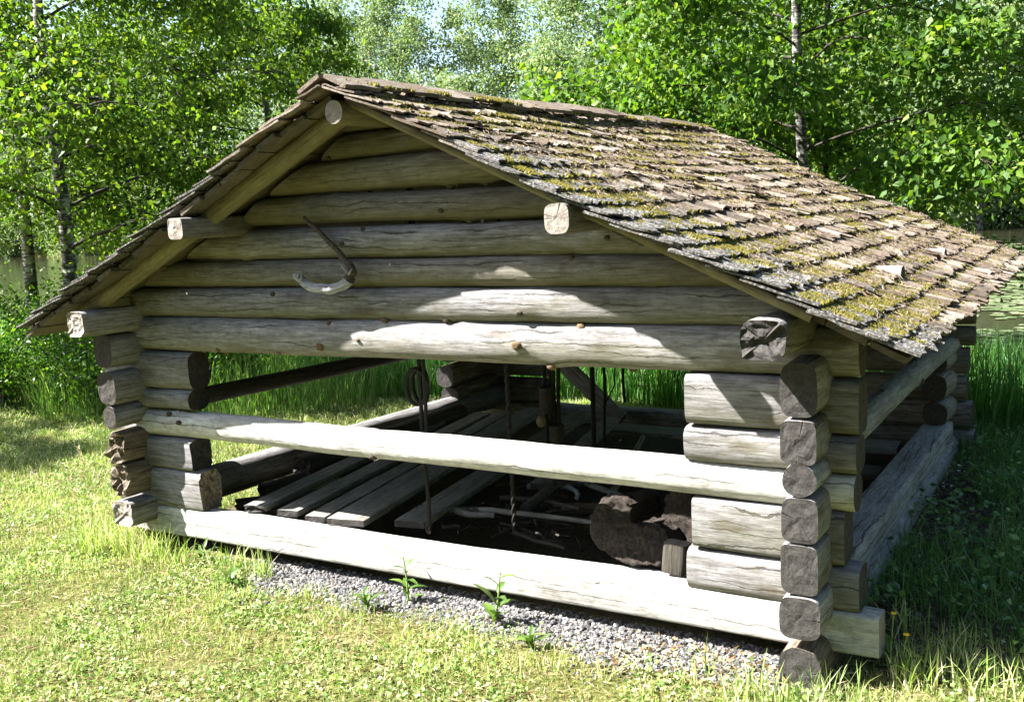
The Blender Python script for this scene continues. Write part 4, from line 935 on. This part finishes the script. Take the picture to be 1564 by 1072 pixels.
    far('willow_tree', g(1430), 61, 9, .16, 3.2, 'low pale green tree at the opposite water line near the right edge', dbark, .3, 6000)
    # the rest of the far wood reads as one mass
    P = []
    for i in range(230):
        px = rng.uniform(-260, 1820); D = (60 + rng.uniform(3, 24)) / math.cos(min(max(g(px) - .5486, -1.25), 1)); 
        x = CAMXY[0] + D * math.sin(g(px) - .5486); y = min(CAMXY[1] + D * math.cos(g(px) - .5486), 95.); H = rng.uniform(17, 25) if y > 66 else rng.uniform(7, 13)
        V, F = far_tree_mesh(rng, H, rng.uniform(2.4, 3.8), 3600, .25, .4); P.append((V + np.array([x, y, float(gz(x, y))]), F))
    for i in range(60):
        px = rng.uniform(-200, 1700); y = rng.uniform(59, 63); th = g(px) - .5486; D = (y - CAMXY[1]) / math.cos(th); x = CAMXY[0] + D * math.sin(th)
        V, F = far_tree_mesh(rng, rng.uniform(2, 4.5), rng.uniform(1.6, 2.8), 900, .22, .1); P.append((V + np.array([x, y, float(gz(x, y))]), F))
    for i in range(120):
        x = rng.uniform(-190, -95) if i % 2 else rng.uniform(4, 75); y = rng.uniform(62, 84)
        V, F = far_tree_mesh(rng, rng.uniform(12, 20), rng.uniform(2.6, 4), 1500, .4, .3); P.append((V + np.array([x, y, float(gz(x, y))]), F))
    V, F = cat(P); tag(link('far_forest', fast_mesh('far_forest', V, F, 3), pale), kind='stuff')
    P = []  # unseen trees added behind the camera to block low sky light
    for i in range(46):
        a = rng.uniform(R(-150), R(60)); d = rng.uniform(15, 24); x, y = CAMXY[0] + d * math.cos(a), CAMXY[1] + d * math.sin(a)
        if a < R(-128) or (y > 4 and x < 14): continue
        V, F = far_tree_mesh(rng, rng.uniform(10, 15), rng.uniform(2.2, 3.4), 900, .55, .3); P.append((V + np.array([x, y, float(gz(x, y))]), F))
    V, F = cat(P); tag(link('unseen_forest', fast_mesh('unseen_forest', V, F, 3), deep), kind='stuff')
    # shrubs at the left edge of the lawn
    def shrub(x, y, H, Rr, n, label, sd, size=.055):
        rg = np.random.default_rng(sd); z = float(gz(x, y)); r = empty('shrub', (x, y, z), label, 'shrub', 'shrubs along the left lawn edge'); mb = MB(); C, Dv = [], []
        for k in range(16):
            a = rg.uniform(0, 6.28); L = Rr * rg.uniform(.3, 1); h = H * rg.uniform(.55, 1.05); pts = [Vector((math.cos(a) * L * t ** 1.4, math.sin(a) * L * t ** 1.4, h * t - .03)) for t in (0, .3, .6, .85, 1)]
            mb.tube(pts, [.014, .011, .008, .005, .002], 5)
            m_ = n // 16; t = rg.uniform(.3, 1.05, m_) ** .8; p = np.stack([math.cos(a) * L * t ** 1.4, math.sin(a) * L * t ** 1.4, h * t], 1) + rg.normal(0, .12, (m_, 3)); C.append(p); d = rg.normal(size=(m_, 3)); d[:, 2] -= .2; Dv.append(d)
        link('stem', mb.mesh('stem'), dbark, r, (x, y, z)); c = np.concatenate(C); c[:, 2] = np.maximum(c[:, 2], .03)
        V, F = leaves(rg, c, np.concatenate(Dv), rg.uniform(.6, 1.4, len(c)) * size, .6); link('foliage', fast_mesh('foliage', V, F, 3), bush, r, (x, y, z))
    for i, (x, y, H, Rr, lab) in enumerate(((-5.9, 2.65, .95, .8, 'dense green shrub cut by the left picture edge'), (-5.0, 3.1, 1.15, .8, 'tallest bright topped shrub just below the white birch trunk'),
                                            (-4.2, 3.0, .75, .6, 'low leafy shrub right of the birch foot'), (-7.0, 4.2, 1.3, 1.0, 'shrub farther back behind the shrub at the picture edge'),
                                            (-3.6, 3.9, .9, .6, 'shrub with long upright shoots behind the left log ends'))):
        shrub(x, y, H, Rr, 4200, lab, 70 + i)
    # tall grass mass by the shrubs
    rg = np.random.default_rng(91); n = 9000; x = rg.uniform(-8, -1.6, n); y = rg.uniform(2.4, 5.2, n); k = y > 2.55 + .28 * (x + 4.2) * (x > -4.2) * 1.3 + .15 * np.sin(x * 3); x, y = x[k], y[k]; n = len(x)
    V, F = blades(rg, x, y, gz(x, y) - .01, rg.uniform(.25, .85, n) * np.where(x > -2.6, .8, 1), rg.uniform(.006, .012, n), .35, 3)
    tag(link('tall_grass', fast_mesh('tall_grass', V, F, 3), leafy('tall_grass_blade', [(0, (0.042, 0.108, 0.0196)), (.6, (0.084, 0.176, 0.0343)), (1, (0.231, 0.284, 0.0882))], .45, (1.1, 1.3, .45))), kind='stuff')

def build_weeds():
    rng = np.random.default_rng(77)
    wl = leafy('weed_leaf', [(0, (0.0495, 0.11, 0.0165)), (.6, (0.0825, 0.154, 0.022)), (1, (0.143, 0.198, 0.044))], .4, (0.605, 0.688, 0.22), .45, .4)
    st = plain('green_stem', [(.3, (.1, .17, .04)), (.7, (.22, .28, .08))], 30)
    yel = plain('yellow_petal', [(.3, (.7, .42, .01)), (.7, (.8, .55, .03))], 30); hay = plain('seed_head', [(.3, (.35, .27, .13)), (.7, (.55, .45, .26))], 60)
    def big_leaf(mb, p, a, L, w, rise):
        p = Vector(p); d = Vector((math.cos(a), math.sin(a), 0)); s = Vector((-d.y, d.x, 0)); vs = []; N = 6
        for i in range(N + 1):
            t = i / N; c = p + d * L * t * math.cos(rise * (1 - .5 * t)) + Vector((0, 0, L * (math.sin(rise) * t - .45 * t * t * math.cos(rise)))); ww = w * math.sin(math.pi * min(.08 + .92 * t, 1)) ** .8 * (1 + .22 * (i % 2))
            if i == N: ww = .001
            vs += [c - s * ww + Vector((0, 0, ww * .35)), c, c + s * ww + Vector((0, 0, ww * .35))]
        mb.add(vs, [[i * 3 + k, i * 3 + k + 1, i * 3 + k + 4, i * 3 + k + 3] for i in range(N) for k in range(2)], 0, True)
    def weed(x, y, H, nl, L, w, label, sd):
        rg = random.Random(sd); z = float(gz(x, y)); t = empty('weed', (x, y, z), label, 'weed'); mb = MB()
        top = (x + rg.uniform(-.04, .04), y + rg.uniform(-.03, .03), z + H); mb.tube([(x, y, z - .02), ((x + top[0]) / 2 + .008, (y + top[1]) / 2, z + H / 2), top], [.006, .005, .003], 6); link('stem', mb.mesh('stem'), st, t)
        mb = MB()
        for k in range(nl):
            f = (k / nl) ** 1.3; big_leaf(mb, Vector((x, y, z + .01)).lerp(Vector(top), f), k * 2.4 + rg.uniform(-.3, .3), L * rg.uniform(.7, 1.1) * (1 - .4 * f), w * (1 - .4 * f), rg.uniform(.4, 1.2))
        link('leaves', mb.mesh('leaves'), wl, t)
    weed(2.08, -.12, .24, 9, .13, .016, 'upright yellowish weed growing in the gravel left of the middle of the sill', 1)
    weed(2.64, -.16, .26, 9, .15, .022, 'broad leaved green weed in the gravel right of the middle of the sill', 2)
    weed(1.95, -.3, .10, 8, .12, .016, 'small weed rosette in the gravel before the yellowish weed', 3)
    weed(1.02, -.34, .06, 10, .12, .018, 'flat dandelion rosette at the lawn side of the gravel, left end', 4)
    weed(2.95, -.34, .07, 9, .12, .014, 'low weed rosette in the gravel near its right end', 5)
    weed(.52, -.13, .10, 8, .13, .012, 'little weed against the left end of the front sill', 6)
    # buttercups by the right corner
    for i, (x, y, H, lab) in enumerate(((4.46, .12, .26, 'taller buttercup with yellow flower right of the sill end'), (4.52, .06, .20, 'shorter buttercup with yellow flower nearest the lit grass'), (4.40, .2, .17, 'small buttercup in shade close to the sill end'))):
        z = float(gz(x, y)); t = empty('buttercup', (x, y, z), lab, 'flower', 'buttercups by the right corner'); mb = MB(); top = Vector((x + .02, y - .01, z + H)); mb.tube([(x, y, z - .01), (x + .005, y, z + H * .5), top], [.003, .0025, .002], 5); link('stem', mb.mesh('stem'), st, t)
        mb = MB()
        for k in range(5):
            a = k * 1.2566; d = Vector((math.cos(a), math.sin(a), .5)); s = Vector((-d.y, d.x, 0)); mb.add([top, top + d * .009 + s * .007, top + d * .016, top + d * .009 - s * .007], [[0, 1, 2, 3]], 0)
        link('petals', mb.mesh('petals'), yel, t)
        mb = MB()
        for k in range(5): big_leaf(mb, (x, y, z + .02 + .02 * k), k * 2.1, .08, .012, .7)
        link('leaves', mb.mesh('leaves'), wl, t)
    # seeding grass stalks left of the corner
    for i, (x, y, H, dx, lab) in enumerate(((-.75, .05, .62, -.14, 'tallest seeding grass stalk left of the left log ends'), (-.95, -.12, .42, -.20, 'bent seeding grass stalk leaning left, furthest from the shelter'), (-.62, -.15, .36, -.08, 'short seeding grass stalk nearest the left log ends'))):
        z = float(gz(x, y)); t = empty('grass_stalk', (x, y, z), lab, 'grass stalk', 'seeding grass stalks by the left corner'); mb = MB()
        pts = [Vector((x + dx * s ** 2, y + .05 * s, z + H * (s - .12 * s ** 3))) for s in np.linspace(0, 1, 9)]; mb.tube(pts, [.0028 - .0014 * s for s in np.linspace(0, 1, 9)], 5); link('stem', mb.mesh('stem'), st, t); mb = MB()
        for k in range(34):
            p = pts[6].lerp(pts[8], k / 33) if k < 34 else pts[8]; a = k * 2.4; d = Vector((math.cos(a) * .6 - .3, math.sin(a) * .6, .7)) * .03; s = Vector((-d.y, d.x, 0)).normalized() * .0035; mb.add([p, p + d * .5 + s, p + d, p + d * .5 - s], [[0, 1, 2, 3]])
        link('seed_head', mb.mesh('seed_head'), hay, t)

build_lawn(); build_gravel(); build_undergrowth(); build_reeds(); build_lily_pads(); build_trees(); build_weeds()
#VEGE
build_light(); build_camera()
